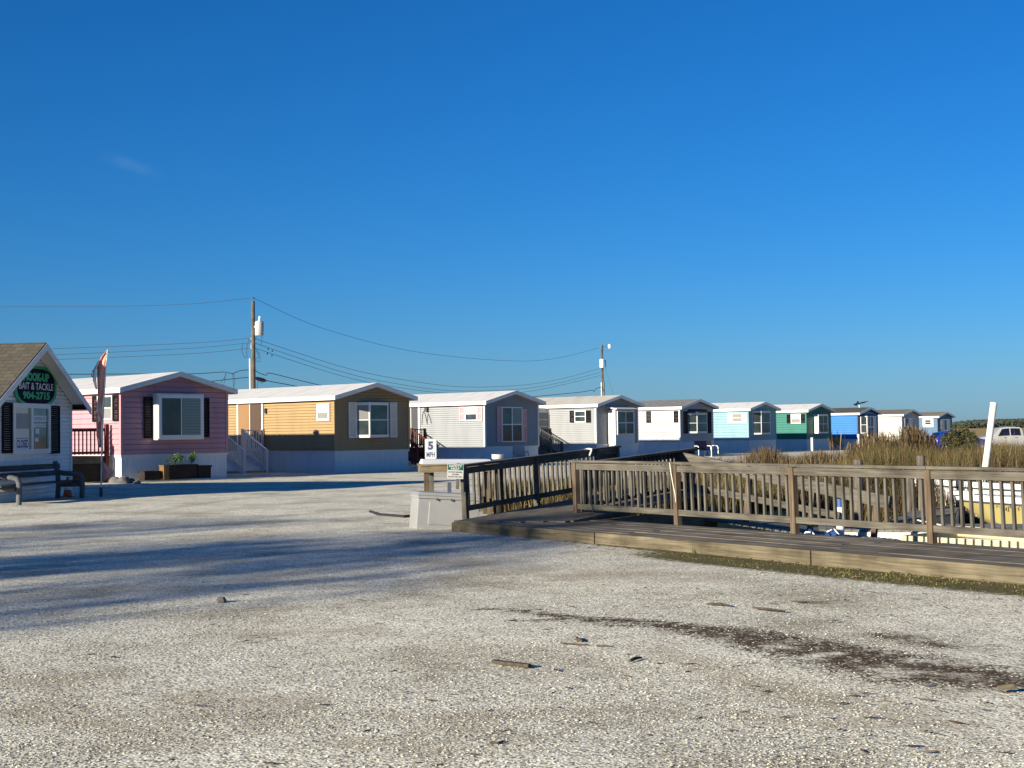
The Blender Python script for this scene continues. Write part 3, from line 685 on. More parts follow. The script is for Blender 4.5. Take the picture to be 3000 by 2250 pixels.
def angled_bay(H, u0, u1, v0, v1, d, a, wallm, fm, panes, hood=None, base=None):
    """three-sided bay: solid under and over, a sash on each face"""
    root = H['root']; foot = [(u0, 0.0), (u0 + a, -d), (u1 - a, -d), (u1, 0.0)]
    b_ = MB(); b_.prism(foot, v0 - 0.07, v0, 'z'); b_.prism(foot, v1, v1 + 0.07, 'z')
    inn = [(u0 + 0.03, 0), (u0 + a + 0.01, -d + 0.04), (u1 - a - 0.01, -d + 0.04), (u1 - 0.03, 0)]; b_.prism(inn, v0, v1, 'z')
    bay = b_.build('bay_box', wallm, root)
    for k, (p, q) in enumerate(zip(foot[:-1], foot[1:])):
        pv, qv = Vector((*p, 0)), Vector((*q, 0)); n_ = Vector((-(qv - pv).y, (qv - pv).x, 0)).normalized() * 0.025
        win(bay, (pv + n_)[:2], (qv + n_)[:2], v0, v1, 1, 2, fm, panes[k], 0.05, 0.03)
    if hood:
        e = 0.10; h = MB(); f0 = [(u0 - e, 0), (u0 + a - e / 2, -d - e), (u1 - a + e / 2, -d - e), (u1 + e, 0)]
        h.add([(x_, y_, v1 + 0.071) for x_, y_ in f0] + [(x_, y_, v1 + 0.12) for x_, y_ in f0] + [(u0 + 0.1, 0, v1 + 0.33), (u1 - 0.1, 0, v1 + 0.33)],
              [(3, 2, 1, 0), (0, 1, 5, 4), (1, 2, 6, 5), (2, 3, 7, 6), (4, 5, 8), (5, 6, 9, 8), (6, 7, 9)]); h.build('bay_hood', hood, root)
    return bay
def box_bay(H, u0, u1, v0, v1, d, cols, rows, boxm, fm, panes, fw=0.07):
    b_ = MB(); b_.box(u0, u1, -d, -0.002, v0, v1); bay = b_.build('bay_box', boxm, H['root'])
    win(bay, (u0 + 0.03, -d), (u1 - 0.03, -d), v0 + 0.04, v1 - 0.04, cols, rows, fm, panes, fw, 0.03)
    return bay
g_, gt, bl, bg_ = M['glass'], M['glass_teal'], M['blind'], M['blind_gray']
wt, wv = M['white_trim'], M['white_vinyl']
sid = lambda nm, c, v=0.11: paint(nm + '_siding', c, 0.5, v, 1.9)
# 1 pink
H1 = home(355, (1145, 1333, 1406), 50.0, 665.7, sid('pink', (0.43, 0.225, 0.26)), M['roof_white'], 0.19, 'pink mobile home with white roof and big white box window, nearest the bait shop', vent=(3.2, 7.5))
lwin(H1, (289, 333, 1159, 1231), 1, 2, wt, [bg_, g_]); lshut(H1, (274, 289, 1160, 1236), M['black']); lshut(H1, (334, 350, 1157, 1234), M['black'])
u0, u1, v0, v1 = FRONT(H1, 446, 581, 1154, 1288)
box_bay(H1, u0, u1, v0, v1, 0.36, 2, 1, M['white'], wt, [g_, M['glass_blind']], 0.13)
fshut(H1, (420, 445, 1163, 1284), M['black']); fshut(H1, (583, 611, 1167, 1281), M['black'])
# 2 yellow
H2 = home(981, (1166.8, 1321.4, 1385.7), 59.1, 1197, sid('tan_yellow', (0.295, 0.200, 0.095)), M['roof_white'], 0.125, 'tan yellow mobile home with white stairs and angled bay window', vent=(2.9, 8.0))
u0, u1, v0, v1 = LEFT(H2, 697.5, 773.5, 1177.6, 1318)
win(H2['root'], (-OFF, u0), (-OFF, u1), H2['hs'] + 0.03, v1, 2, 1, wt, [M['curtain'], M['curtain_dark']], 0.10, name='sliding_door')
lwin(H2, (931, 968, 1183, 1233), 1, 2, wt, [bg_, bl], fw=0.09)
u, z = fpx(H2, 781, 1203, 0, 'left'); b_ = MB(); b_.box(-0.12, -0.02, u - 0.06, u + 0.06, z - 0.12, z + 0.1); b_.build('wall_lamp', M['dark_gray'], H2['root'])
u0, u1, v0, v1 = FRONT(H2, 1043, 1140, 1184, 1277)
angled_bay(H2, u0, u1, v0, v1, 0.42, 0.42, M['white'], wv, [[g_, bg_], [gt, gt], [g_, g_]])
fshut(H2, (1020, 1042, 1178, 1283), M['white_vinyl']); fshut(H2, (1141, 1161, 1179, 1281), M['white_vinyl'])
# 3 pale gray with pink shutters
H3 = home(1421.5, (1181.4, 1308.8, 1359), 71.2, 1577, sid('pale_gray', (0.245, 0.26, 0.275)), M['roof_white'], 0.11, 'pale gray mobile home with pink shutters and maroon stairs', corner=M['white'], vent=(3.2,))
u0, u1, v0, v1 = LEFT(H3, 1196, 1232, 1187, 1300)
win(H3['root'], (-OFF, u0 + 0.4), (-OFF, u1), H3['hs'] + 0.02, v1, 2, 1, wt, [M['dark_gray'], M['dark_gray']], 0.12, name='door', sub='door_panel')
lwin(H3, (1364.5, 1400, 1192, 1233), 1, 2, wt, [g_, bl]); lshut(H3, (1348, 1364, 1192, 1233), M['pink_trim']); lshut(H3, (1400.5, 1414.5, 1191, 1233), M['pink_trim'])
u, z = fpx(H3, 1253, 1201, 0, 'left'); b_ = MB(); b_.box(-0.16, -0.02, u - 0.1, u + 0.1, z - 0.1, z + 0.12); b_.build('wall_lamp', M['dark_gray'], H3['root'])
b_ = MB()
for (xa, ya, xb, yb) in ((1236, 1244, 1247, 1204), (1251, 1240, 1259, 1212)):
    ua, za = fpx(H3, xa, ya, .03, 'left'); ub, zb = fpx(H3, xb, yb, .03, 'left'); um = (ua + ub) / 2
    b_.tube([(-.03, ua, za), (-.03, ua + (um - ua) * .3, za + (zb - za) * .7), (-.03, um, zb), (-.03, ub - (ub - um) * .2, za + (zb - za) * .7), (-.03, ub - .12, za)], 0.016, 5)
b_.build('wire_ornament', M['cable'], H3['root'])
fwin(H3, (1468, 1528, 1192, 1295), 2, 2, wt, [g_, g_, gt, M['glass_blind']], rail=0.06); fshut(H3, (1455, 1467, 1191, 1294), M['pink_trim']); fshut(H3, (1529, 1541, 1199, 1295), M['pink_trim'])
# 4 off-white with full-height box bay
H4 = home(1748, (1189, 1301.4, 1344), 82.6, 1868, sid('off_white', (0.255, 0.266, 0.275)), M['roof_cream'], 0.11, 'off white mobile home with cream roof and full height box bay on its front', corner=M['white'], vent=(3.4,))
lwin(H4, (1685, 1718, 1203, 1237), 1, 2, wt, [M['glass'], g_]); lshut(H4, (1671, 1684.5, 1203, 1238), M['black']); lshut(H4, (1718.5, 1732, 1202, 1238), M['black'])
u0, u1, v0, v1 = FRONT(H4, 1780, 1836, 1201, 1342)
b_ = MB(); siding(b_, (u0, -0.62), (u1, -0.62), H4['hs'], v1, 0.11); siding(b_, (u0, 0), (u0, -0.62), H4['hs'], v1, 0.11); siding(b_, (u1, -0.62), (u1, 0), H4['hs'], v1, 0.11)
b_.box(u0 + .03, u1 - .03, -0.59, -0.02, -0.3, H4['hs']); bx_ = b_.build('bay_box', M['white'], H4['root'])
b_ = MB(); b_.hexa([(u0 - .15, -.85, v1 + .01), (u1 + .15, -.85, v1 + .01), (u1 + .15, 0, v1 + .10), (u0 - .15, 0, v1 + .10), (u0 - .15, -.85, v1 + .06), (u1 + .15, -.85, v1 + .06), (u1 + .15, 0, v1 + .2), (u0 - .15, 0, v1 + .2)]); b_.build('bay_hood', M['white'], H4['root'])
win(bx_, (u0 + .12, -0.64), (u1 - .12, -0.64), H4['hs'] + 0.55, v1 - 0.08, 2, 2, wt, [gt, g_], rail=0.05)
u0, u1, v0, v1 = LEFT(H4, 1580, 1607, 1190, 1262)
b_ = MB(); b_.box(-1.0, -0.02, u1, u1 + 1.6, H4['hs'], H4['hw'] - 0.05); ve = b_.build('entry_box', M['white'], H4['root'])
win(ve, (-1.0, u1), (-0.02, u1), H4['hs'] + 0.15, H4['hw'] - 0.25, 1, 4, wt, [bg_], 0.08, name='jalousie')
# 5 white with gray shingles
H5 = home(1993.5, (1196, 1295, 1331), 93.6, 2088, sid('white', (0.35, 0.355, 0.365)), M['roof_gray'], 0.22, 'white mobile home with gray shingle roof and black shutters', corner=M['white'], vent=())
lwin(H5, (1910, 1940, 1205, 1237), 1, 2, wt, [bl]); lwin(H5, (1943, 1975, 1205, 1237), 1, 2, wt, [bl]); lshut(H5, (1895, 1909, 1205, 1238), M['black']); lshut(H5, (1975.5, 1988, 1204, 1237), M['black'])
u0, u1, v0, v1 = FRONT(H5, 2014, 2071, 1213, 1266)
angled_bay(H5, u0, u1, v0, v1, 0.42, 0.55, M['white'], wv, [[g_], [gt], [g_]], hood=M['dark_gray'])
fshut(H5, (2001.5, 2013, 1205, 1270), M['black']); fshut(H5, (2073, 2082, 1206, 1269), M['black'])
# 6 pale aqua
H6 = home(2194.5, (1201, 1290, 1326), 104, 2272, sid('aqua', (0.175, 0.31, 0.36)), M['roof_white'], 0.20, 'pale aqua mobile home with white roof and white shutters', vent=())
lwin(H6, (2145, 2176, 1210.6, 1237.4), 1, 2, wt, [bg_]); lshut(H6, (2133, 2145, 1210, 1239), wv); lshut(H6, (2176, 2189, 1210, 1239), wv)
u0, u1, v0, v1 = FRONT(H6, 2205, 2255, 1207, 1270)
angled_bay(H6, u0, u1, v0, v1, 0.42, 0.55, M['white'], wv, [[g_], [gt], [g_]])
# 7 green
H7 = home(2364, (1205, 1286.8, 1321), 113, 2433, sid('teal_green', (0.012, 0.130, 0.102)), M['roof_white'], 0.20, 'teal green mobile home with white roof', vent=())
lwin(H7, (2318, 2347, 1212.6, 1241), 1, 2, wt, [bg_, bl]); lshut(H7, (2306, 2318, 1214, 1240), M['black']); lshut(H7, (2347, 2358.5, 1213, 1239), M['black'])
u0, u1, v0, v1 = FRONT(H7, 2383.5, 2413, 1214, 1270)
box_bay(H7, u0, u1, v0, v1, 0.42, 2, 2, M['white'], wt, [g_], 0.09)
# 8 bright blue
H8 = home(2515, (1213, 1286.5, 1318), 122.5, 2571, sid('bright_blue', (0.008, 0.128, 0.38)), M['roof_dark'], 0.20, 'bright blue mobile home with black roof and glazed gable porch', corner=M['dark_gray'], vent=())
u0, u1, v0, v1 = FRONT(H8, 2520, 2556, 1202, 1266)
b_ = MB(); b_.prism([(u0, -.01), (u0 + .3, -.5), (u1 - .3, -.5), (u1, -.01)], H8['hs'], H8['hw'] - 0.1, 'z'); pb = b_.build('porch_bay', M['dark_gray'], H8['root'])
win(pb, (u0 - .02, -.03), (u0 + .28, -.52), H8['hs'] + .5, H8['hw'] - 0.2, 1, 2, wt, [g_]); win(pb, (u0 + .32, -.51), (u1 - .32, -.51), H8['hs'] + .1, H8['hw'] - 0.2, 3, 2, wt, [gt, g_, bl], rail=0.08)
b_ = MB(); w_ = H8['W']; hw_ = H8['hw']; b_.prism([(w_ * .22, hw_ + .02), (w_ * .78, hw_ + .02), (w_ * .5, hw_ + .25 * w_ * .5 - .08)], -0.045, -0.02, 'y'); b_.build('gable_window', M['glass_teal'], H8['root'])
# 9 white, 10 steel blue
H9 = home(2643.5, (1216.7, 1284, 1313), 135, 2691, sid('chalk_white', (0.36, 0.36, 0.35)), M['roof_brown'], 0.20, 'white mobile home with dark gray roof and an antenna', vent=())
fwin(H9, (2649, 2672, 1224, 1250), 2, 1, wt, [g_, bl]);
H10 = home(2747.7, (1222, 1282, 1308), 148.5, 2788, sid('steel_blue', (0.052, 0.112, 0.19)), M['roof_tan'], 0.20, 'gray blue mobile home with light brown roof, last in the row', vent=())
lwin(H10, (2704, 2735, 1223, 1251), 1, 2, wt, [g_], fw=0.28); fwin(H10, (2755, 2782, 1228, 1262), 3, 1, wt, [bl, g_, bl], fw=0.10, rail=0.12)
an = MB(); p_ = wm(H9['root']) @ Vector((H9['W'] / 2, 5.5, H9['hw'] + 0.55))
a_ = thing('roof_antenna', 'small dark antenna on the ridge of the white home with dark gray roof', 'antenna', p_)
MB().tube([(0, 0, 0), (0, 0, 0.55)], 0.05, 6).build('mast', M['white'], a_); MB().beam((-.55, 0, .62), (.6, 0, .86), .12, .14).beam((-.35, 0, .5), (-.1, 0, .95), .1, .14).beam((.3, .0, .75), (.85, 0, .95), .08, .07).build('element', M['black'], a_)

# ------------------------------------------------------------------ decks and stairs on the homes' left sides
def stairs(H, L, a0, a1, run, wd, name, label, cat, post, deep=2.2, n=5, group=None, solid=None):
    root = thing(name, label, cat, H['root'].location, H['root'].rotation_euler.z, group); hd = H['hs'] - 0.02
    b_ = MB()
    for i in range(int(deep / 0.145)): b_.box(-a1, -0.05, L + i * 0.145, L + i * 0.145 + 0.138, hd - 0.04, hd)
    b_.build('platform', wd, root); b_ = MB(); b_.box(-a1, -0.05, L + .01, L + .05, hd - .24, hd - .042).box(-a1 + .01, -a1 + .05, L + .05, L + deep, hd - .24, hd - .042); b_.build('platform_edge', wd, root)
    b_ = MB()
    for i in range(n):
        y_ = L - (i + 1) * run / n; z_ = hd - (i + 1) * hd / (n + 1); b_.box(-a1 + .04, -a0 - .04, y_, y_ + run / n + .02, z_ - .035, z_).box(-a1 + .04, -a0 - .04, y_ + run / n - .02, y_ + run / n, z_, z_ + hd / (n + 1) - .035)
    b_.build('tread', wd, root)
    for a in (a0, a1):
        st = MB(); st.beam((-a, L, hd - .10), (-a, L - run, .08), .045, .24); st.build('stringer', wd, root)
        h = MB(); top = MB(); top.beam((-a, L, hd + .95), (-a, L - run - .03, .98), .09, .05).beam((-a, L, hd + .16), (-a, L - run, .20), .04, .07)
        top.build('handrail', wd, root)
        for y_, zb in ((L, 0), (L - run, -.1)): MB().box(-a - .05, -a + .05, y_ - .05, y_ + .05, zb, (hd if y_ == L else 0) + 1.02).build('post', post, root)
        k = int(run / .14)
        for i in range(1, k):
            y_ = L - run * i / k; zz = hd * (1 - i / k); h.box(-a - .017, -a + .017, y_ - .017, y_ + .017, zz + .18, zz + .94)
        h.build('baluster', wd, root)
    # front rail of the platform, from the stair to the wall
    h = MB(); h.box(-a0, -.06, L - .03, L + .03, hd + .92, hd + .97).box(-a0, -.06, L - .02, L + .02, hd + .10, hd + .17); k = max(2, int(a0 / .14))
    for i in range(1, k): h.box(-a0 + a0 * i / k - .017, -a0 + a0 * i / k + .017, L - .017, L + .017, hd + .17, hd + .92)
    h.build('railing', wd, root); MB().box(-.14, -.05, L - .045, L + .045, 0, hd + 1.0).build('post', post, root)
    return root
STG = 'entry stairs on the sides of the homes'
stairs(H2, 4.92, 1.16, 2.35, 1.74, M['white'], 'entry_stairs', 'white painted entry stairs with balusters at the tan yellow home', 'stairs', M['white_trim'], group=STG)
stairs(H3, 4.4, 1.0, 2.2, 1.7, M['wood_red'], 'entry_stairs', 'dark maroon entry stairs between the tan yellow and pale gray homes', 'stairs', M['wood_red'], group=STG)
stairs(H4, 3.6, 0.9, 1.9, 1.7, M['dark_gray'], 'entry_stairs', 'dark entry stairs between the pale gray and off white homes', 'stairs', M['dark_gray'], group=STG)
# maroon deck at the pink home's side
dk = thing('side_deck', 'maroon wooden deck with railing beside the pink home', 'deck', H1['root'].location, H1['root'].rotation_euler.z); hd = H1['hs'] - .03
b_ = MB()
for i in range(20): b_.box(-3.0, -.05, .75 + i * .145, .888 + i * .145, hd - .04, hd)
b_.build('platform', M['wood_x'], dk); b_ = MB(); b_.box(-3.0, -.05, .70, .745, hd - .26, hd).box(-3.0, -2.95, .75, 3.6, hd - .26, hd - .045); b_.build('platform_edge', M['wood_x'], dk)
MB().box(-3.0, -.2, .80, .83, -.05, hd - .05).build('under_deck_shade', M['wood_dark'], dk)  # dark panel added to stand in for the shade under the deck
b_ = MB(); b_.box(-3.0, -.25, .70, .74, hd + .88, hd + .97).box(-3.0, -.25, .67, .77, hd + .971, hd + 1.0).box(-3.0, -.25, .70, .74, hd + .08, hd + .17); b_.build('railing', M['wood_red'], dk)
for i in range(18): MB().box(-2.95 + i * .155, -2.912 + i * .155, .742, .78, hd + .05, hd + .95).build('baluster', M['wood_red'], dk)
for xa in (-.25, -2.98): MB().box(xa, xa + .13, .60, .73, 0, hd + 1.14).build('post', M['wood_red'], dk)

# ------------------------------------------------------------------ bait shop
shop_az = R(7.0)
SL = Vector((-13.2, 35.1, 0.0))
shop = thing('bait_shop', 'small white gabled bait and tackle shop with tan shingle roof', 'shop', SL, math.pi / 2 - shop_az)
SH = dict(root=shop, mw=wm(shop)); SH['inv'] = SH['mw'].inverted()
SW, SLn, SHW, SP = 4.92, 9.4, 2.60, 0.60
b_ = MB(); siding(b_, (0, 0), (SW, 0), 0.0, SHW, 0.105, 0.014, SP); siding(b_, (SW, SLn), (0, SLn), 0, SHW, 0.105, .014, SP); siding(b_, (0, SLn), (0, 0), 0, SHW, .105, .014); siding(b_, (SW, 0), (SW, SLn), 0, SHW, .105, .014)
b_.build('wall', sid('shop_white', (0.66, 0.66, 0.66)), shop)
MB().box(SW - .09, SW + .022, -.022, .03, 0, SHW).build('corner_trim', M['white'], shop); MB().box(-.02, .09, -.022, .03, 0, SHW).build('corner_trim', M['white'], shop)
ov, of, tk = .36, .42, .10
def szt(x): return SHW + SP * (SW / 2 - abs(x - SW / 2))
b_ = MB(); fa = MB()
for xa, xb in ((-ov, SW / 2), (SW / 2, SW + ov)):
    za, zb = szt(xa) + .02, szt(xb) + .02
    b_.hexa([(xa, -of, za), (xb, -of, zb), (xb, SLn + of, zb), (xa, SLn + of, za), (xa, -of, za + tk), (xb, -of, zb + tk), (xb, SLn + of, zb + tk), (xa, SLn + of, za + tk)])
    z2a, z2b = za - .12, zb - .12
    fa.hexa([(xa, -of - .03, z2a), (xb, -of - .03, z2b), (xb, -of - .001, z2b), (xa, -of - .001, z2a), (xa, -of - .03, za + tk - .03), (xb, -of - .03, zb + tk - .03), (xb, -of - .001, zb + tk - .03), (xa, -of - .001, za + tk - .03)])
sr = b_.build('roof', M['roof_shop'], shop); fa.build('fascia', M['white'], sr)
b_ = MB(); b_.hexa([(0, -of, szt(0) - .02), (SW / 2, -of, szt(SW / 2) - .02), (SW / 2, -.03, szt(SW / 2) - .02), (0, -.03, szt(0) - .02), (0, -of, szt(0)), (SW / 2, -of, szt(SW / 2)), (SW / 2, -.03, szt(SW / 2)), (0, -.03, szt(0))]).hexa([(SW, -of, szt(SW) - .02), (SW / 2, -of, szt(SW / 2) - .02), (SW / 2, -.03, szt(SW / 2) - .02), (SW, -.03, szt(SW) - .02), (SW, -of, szt(SW)), (SW / 2, -of, szt(SW / 2)), (SW / 2, -.03, szt(SW / 2)), (SW, -.03, szt(SW))]); b_.build('soffit', M['white'], sr)
b_ = MB(); b_.box(SW + .02, SW + ov, -of - .02, SLn, SHW - .20, SHW - .17); b_.build('eave_return', M['white'], sr)
u0, u1, v0, v1 = FRONT(SH, 32, 141.6, 1182, 1330)
sw = win(shop, (u0, -.016), (u1, -.016), v0, v1, 2, 1, M['white'], [bg_, gt], .13, .06, rail=.12)
fshut(SH, (3, 31, 1179, 1328), M['black']); fshut(SH, (142.5, 170, 1189, 1329), M['black'])
# papers and lettering behind the shop window glass
m_, L_ = frame((u0, -.040), (u1, -.040)); hgt_ = v1 - v0
def paper(fu0, fu1, fv0, fv1, mat, nm='window_notice'):
    p = MB(m_); p.box(fu0 * L_, fu1 * L_, -.006, 0, v0 + fv0 * hgt_, v0 + fv1 * hgt_); return p.build(nm, mat, sw)
n1_ = paper(.09, .43, .10, .30, M['ink_white'], 'closed_sign')
mm = MB(m_ @ Matrix.Translation((0, -.009, 0))); letters(mm, [('CLOSED', .255 * L_, v0 + .205 * hgt_, .31 * L_, .16 * hgt_, .03)]); mm.build('lettering', M['ink_blue'], n1_)
paper(.09, .43, .32, .50, M['blind']); paper(.09, .40, .80, .93, M['blind'])
n2_ = paper(.55, .90, .64, .76, M['ink_white']); mm = MB(m_ @ Matrix.Translation((0, -.009, 0))); letters(mm, [('HOOK-UP', .72 * L_, v0 + .70 * hgt_, .30 * L_, .075 * hgt_, .02)]); mm.build('lettering', M['gray_plastic'], n2_)
n3_ = paper(.55, .89, .53, .60, M['ink_white']); mm = MB(m_ @ Matrix.Translation((0, -.009, 0))); letters(mm, [('TACKLE SHOP', .72 * L_, v0 + .565 * hgt_, .29 * L_, .035 * hgt_, 0)]); mm.build('lettering', M['gray_plastic'], n3_)
paper(.58, .68, .24, .32, M['ink_white']); paper(.60, .70, .40, .50, M['ink_white'])
# oval sign
u0, u1, v0, v1 = FRONT(SH, 37, 160, 1072, 1192)
cu_, cv_, hu, hv = (u0 + u1) / 2, (v0 + v1) / 2, (u1 - u0) / 2, (v1 - v0) / 2
def octo(hu, hv, k=.42, nseg=4):
    pts = []
    for (sx_, sy_) in ((1, 1), (-1, 1), (-1, -1), (1, -1)):
        a0 = {(1, 1): 0, (-1, 1): 90, (-1, -1): 180, (1, -1): 270}[(sx_, sy_)]
        for i in range(nseg + 1):
            a = R(a0 + 90 * i / nseg); pts.append((sx_ * hu * (1 - k) + hu * k * math.cos(a), sy_ * hv * (1 - k) + hv * k * math.sin(a)))
    return pts
sg = thing('shop_sign', 'rounded navy sign with bright green border and lettering on the bait shop gable', 'sign', wm(shop) @ Vector((cu_, -.03, cv_)), math.pi / 2 - shop_az)
MB().prism([(p[0], p[1]) for p in octo(hu, hv, .72)], -.03, 0, 'y').build('border', M['green'], sg)
MB().prism([(p[0], p[1]) for p in octo(hu * .89, hv * .86, .72)], -.036, -.031, 'y').build('panel', M['navy'], sg)
for nm, ls, mt in (('lettering', [('HOOK-UP', 0, .45 * hv, 1.22 * hu, .42 * hv, .06)], 'ink_green'), ('lettering', [('BAIT & TACKLE', 0, .0, 1.62 * hu, .34 * hv, .008)], 'ink_white'), ('lettering', [('904-2715', 0, -.45 * hv, 1.28 * hu, .38 * hv, .04)], 'ink_green')):
    mm = MB(Matrix.Translation((0, -.0375, 0))); letters(mm, ls); mm.build(nm, M[mt], sg)

# bench in front of the shop
bn = thing('park_bench', 'long gray board bench in front of the bait shop', 'bench', wm(shop) @ Vector((-.7, -1.0, 0)), math.pi / 2 - shop_az - R(2))
BL = 3.75
for i, z in enumerate((.44, .44, .44)): MB().box(-.35, BL, .05 + i * .155, .19 + i * .155, z, z + .045).build('seat_board', M['bench_slat'], bn)
for z, y_ in ((.62, .56), (.80, .60)): MB().hexa([(-.35, y_, z), (BL, y_, z), (BL, y_ + .045, z), (-.35, y_ + .045, z), (-.35, y_ + .025, z + .14), (BL, y_ + .025, z + .14), (BL, y_ + .07, z + .14), (-.35, y_ + .07, z + .14)]).build('back_board', M['bench_slat'], bn)
for xa in (.25, BL - .12):
    f = MB(); f.tube([(xa, -.08, 0), (xa, -.09, .3), (xa, -.09, .52), (xa, -.03, .63), (xa, .12, .66), (xa, .45, .67), (xa, .60, .70)], .068, 10).tube([(xa, .62, 0), (xa, .60, .35), (xa, .62, .70), (xa, .68, .92), (xa, .70, 1.0)], .068, 10).tube([(xa, .0, .38), (xa, .58, .37)], .07, 8)
    f.build('end_frame', M['concrete'], bn, True)
cn = thing('traffic_cone', 'orange traffic cone tucked behind the bench arm', 'cone', wm(shop) @ Vector((3.7, -.45, 0)))
MB().box(-.16, .16, -.16, .16, 0, .03).build('base', M['orange'], cn); MB().lathe([(.13, .03), (.10, .18), (.075, .32), (.05, .46), (.03, .55)], 16).build('body', M['orange'], cn, True); MB().lathe([(.101, .19), (.0765, .32)], 16).build('band', M['flag_white'], cn, True)
# feather flag
fp = G(296, 1455)
fl = thing('feather_flag', 'tall red and white feather flag on a pole beside the bait shop', 'flag', fp)
pole_pts = [(-.02 * 0, 0, .0), (0.02, 0, 1.2), (.06, 0, 2.4), (.12, 0, 3.3), (.19, 0, 4.05)]
MB().tube(pole_pts, [.022, .02, .016, .012, .008], 8).build('flag_pole', M['white_vinyl'], fl, True)
MB().lathe([(.05, 0), (.045, .22), (.03, .26)], 10).build('ground_socket', M['dark_gray'], fl)
def strip(pts, nm, mat):
    vs, fs = [], []
    for (z, xl, xr) in pts:
        n = 5
        for j in range(n): t = j / (n - 1); vs.append((xl + (xr - xl) * t, .10 * math.sin(3.0 * t * 2 + z * 2.6) * t + .05 * math.sin(z * 5), z))
    for i in range(len(pts) - 1): fs += [(i * 5 + j, i * 5 + j + 1, i * 5 + 6 + j, i * 5 + 5 + j) for j in range(4)]
    o = MB().add(vs, fs).build(nm, mat, fl, True); md = o.modifiers.new('t', 'SOLIDIFY'); md.thickness = .004; return o
def fx(px, z): return (px - 296) / 106.0
strip([(4.03, .19, .17), (3.85, .17, .02), (3.6, .15, -.10), (3.2, .11, -.12), (2.7, .08, -.11), (2.2, .06, -.10), (1.7, .05, -.10), (1.35, .045, -.08)], 'flag_cloth', M['flag_red'])
strip([(3.75, -.03, -.06), (3.5, -.10, -.20), (3.2, -.12, -.24), (2.95, -.11, -.15)], 'flag_panel', M['flag_white'])
for za, zb in ((2.75, 2.05), (1.85, 1.45)):
    strip([(za, -.02, -.10), ((za + zb) / 2, .03, -.115), (zb, .05, -.05)], 'flag_panel', M['flag_white'])
strip([(4.03, .20, .165), (3.6, .165, .125), (3.1, .13, .09), (2.5, .095, .055), (1.9, .07, .035), (1.35, .055, .025)], 'flag_sleeve', M['flag_white'])
strip([(.98, .04, .05), (.80, .045, .22), (.66, .045, .34), (.52, .04, .18), (.42, .035, .05)], 'flag_tail', M['flag_red'])
mm = MB(Matrix.Translation((-.17, -.16, 3.38)) @ Matrix.Rotation(R(-80), 4, 'Y')); letters(mm, [('O', 0, 0, .20, .07, .03)]); mm.build('lettering', M['ink_black'], fl)

# ------------------------------------------------------------------ planters in front of the pink home
def at_front(H, px, py, n): u, z = fpx(H, px, py, n); return u
def planter(x0, x1, h, dpt, n, mat, label, name='planter_box'):
    ua, ub = at_front(H1, x0, 1395, n), at_front(H1, x1, 1395, n)
    r = thing(name, label, 'planter', wm(H1['root']) @ Vector((ua, -n, 0)), H1['root'].rotation_euler.z, 'planters in front of the pink home'); w = ub - ua; z0 = -.02
    b_ = MB(); t = .035
    b_.box(0, w, 0, t, z0, h).box(0, w, dpt - t, dpt, z0, h).box(0, t, t, dpt - t, z0, h).box(w - t, w, t, dpt - t, z0, h); b_.build('box', mat, r)
    b_ = MB(); b_.box(-.03, w + .03, -.03, .0, h - .07, h).box(-.03, w + .03, dpt, dpt + .03, h - .07, h); b_.build('rim', mat, r)
    MB().box(t, w - t, t, dpt - t, z0, h - .06).build('soil', M['wood_dark'], r)
    return r, w
pl1, w1_ = planter(493, 578, .50, .45, .75, M['wood_dark'], 'long dark wooden planter box against the pink home')
planter(424, 470, .30, .40, .75, M['wood_dark'], 'small dark wooden tub left of the long planter'); planter(581, 618, .45, .42, .75, M['wood_dark'], 'square dark planter right of the long planter')
b_ = MB(); r_ = thing('cedar_planter', 'yellow cedar end planter beside the long dark planter', 'planter', wm(H1['root']) @ Vector((at_front(H1, 478, 1395, .8), -.85, 0)), H1['root'].rotation_euler.z)
b_.box(0, .22, 0, .30, 0, .46); b_.build('box', M['wood_yellow'], r_); MB().box(-.02, .24, -.02, .32, .46, .50).build('rim', M['wood_yellow'], r_)
def leafball(mb, c, rx, rz, n, s):
    for _ in range(n):
        d = Vector((random.gauss(0, 1), random.gauss(0, 1), random.gauss(0, 1))).normalized() * random.uniform(.35, 1) ** .6
        p = Vector(c) + Vector((d.x * rx, d.y * rx, d.z * rz)); a = Vector((random.gauss(0, 1), random.gauss(0, 1), random.gauss(0, .7))).normalized() * s * random.uniform(.6, 1.3); b2 = a.cross(Vector((random.gauss(0, 1), random.gauss(0, 1), random.gauss(0, 1)))).normalized() * s * .45
        mb.add([p - a, p + b2, p + a, p - b2], [(0, 1, 2, 3)])
for (px, hh, rx, lab) in ((512, .72, .24, 'leafy green bush in the yellow cedar planter'), (562, .78, .12, 'small upright green plant in the long dark planter')):
    u = at_front(H1, px, 1395, .6); r_ = thing('potted_plant', lab, 'plant', wm(H1['root']) @ Vector((u, -.55, .4)), 0)
    MB().tube([(0, 0, 0), (.02, 0, .3)], .015, 5).build('stem', M['bark'], r_); b_ = MB()
    for k in range(3): leafball(b_, (random.uniform(-rx, rx), 0, hh - .45 + random.uniform(-.05, .12)), rx * .8, .16, 70, .045)
    b_.build('foliage', M['leaf_green'], r_)
for i, (px, py, r) in enumerate([(318, 1408, .20), (338, 1412, .24), (362, 1413, .26), (385, 1412, .18), (300, 1404, .2), (402, 1413, .13)]):
    p_ = G(px, py, .05); b_ = MB(); b_.rock((0, 0, r * .3), r, 8); o = b_.build('border_stone', M['stone'], None, True); o.location = (p_.x, p_.y, 0)
    tag(o, 'dark border stone at the near corner of the pink home', 'stone', 'stones along the pink home')

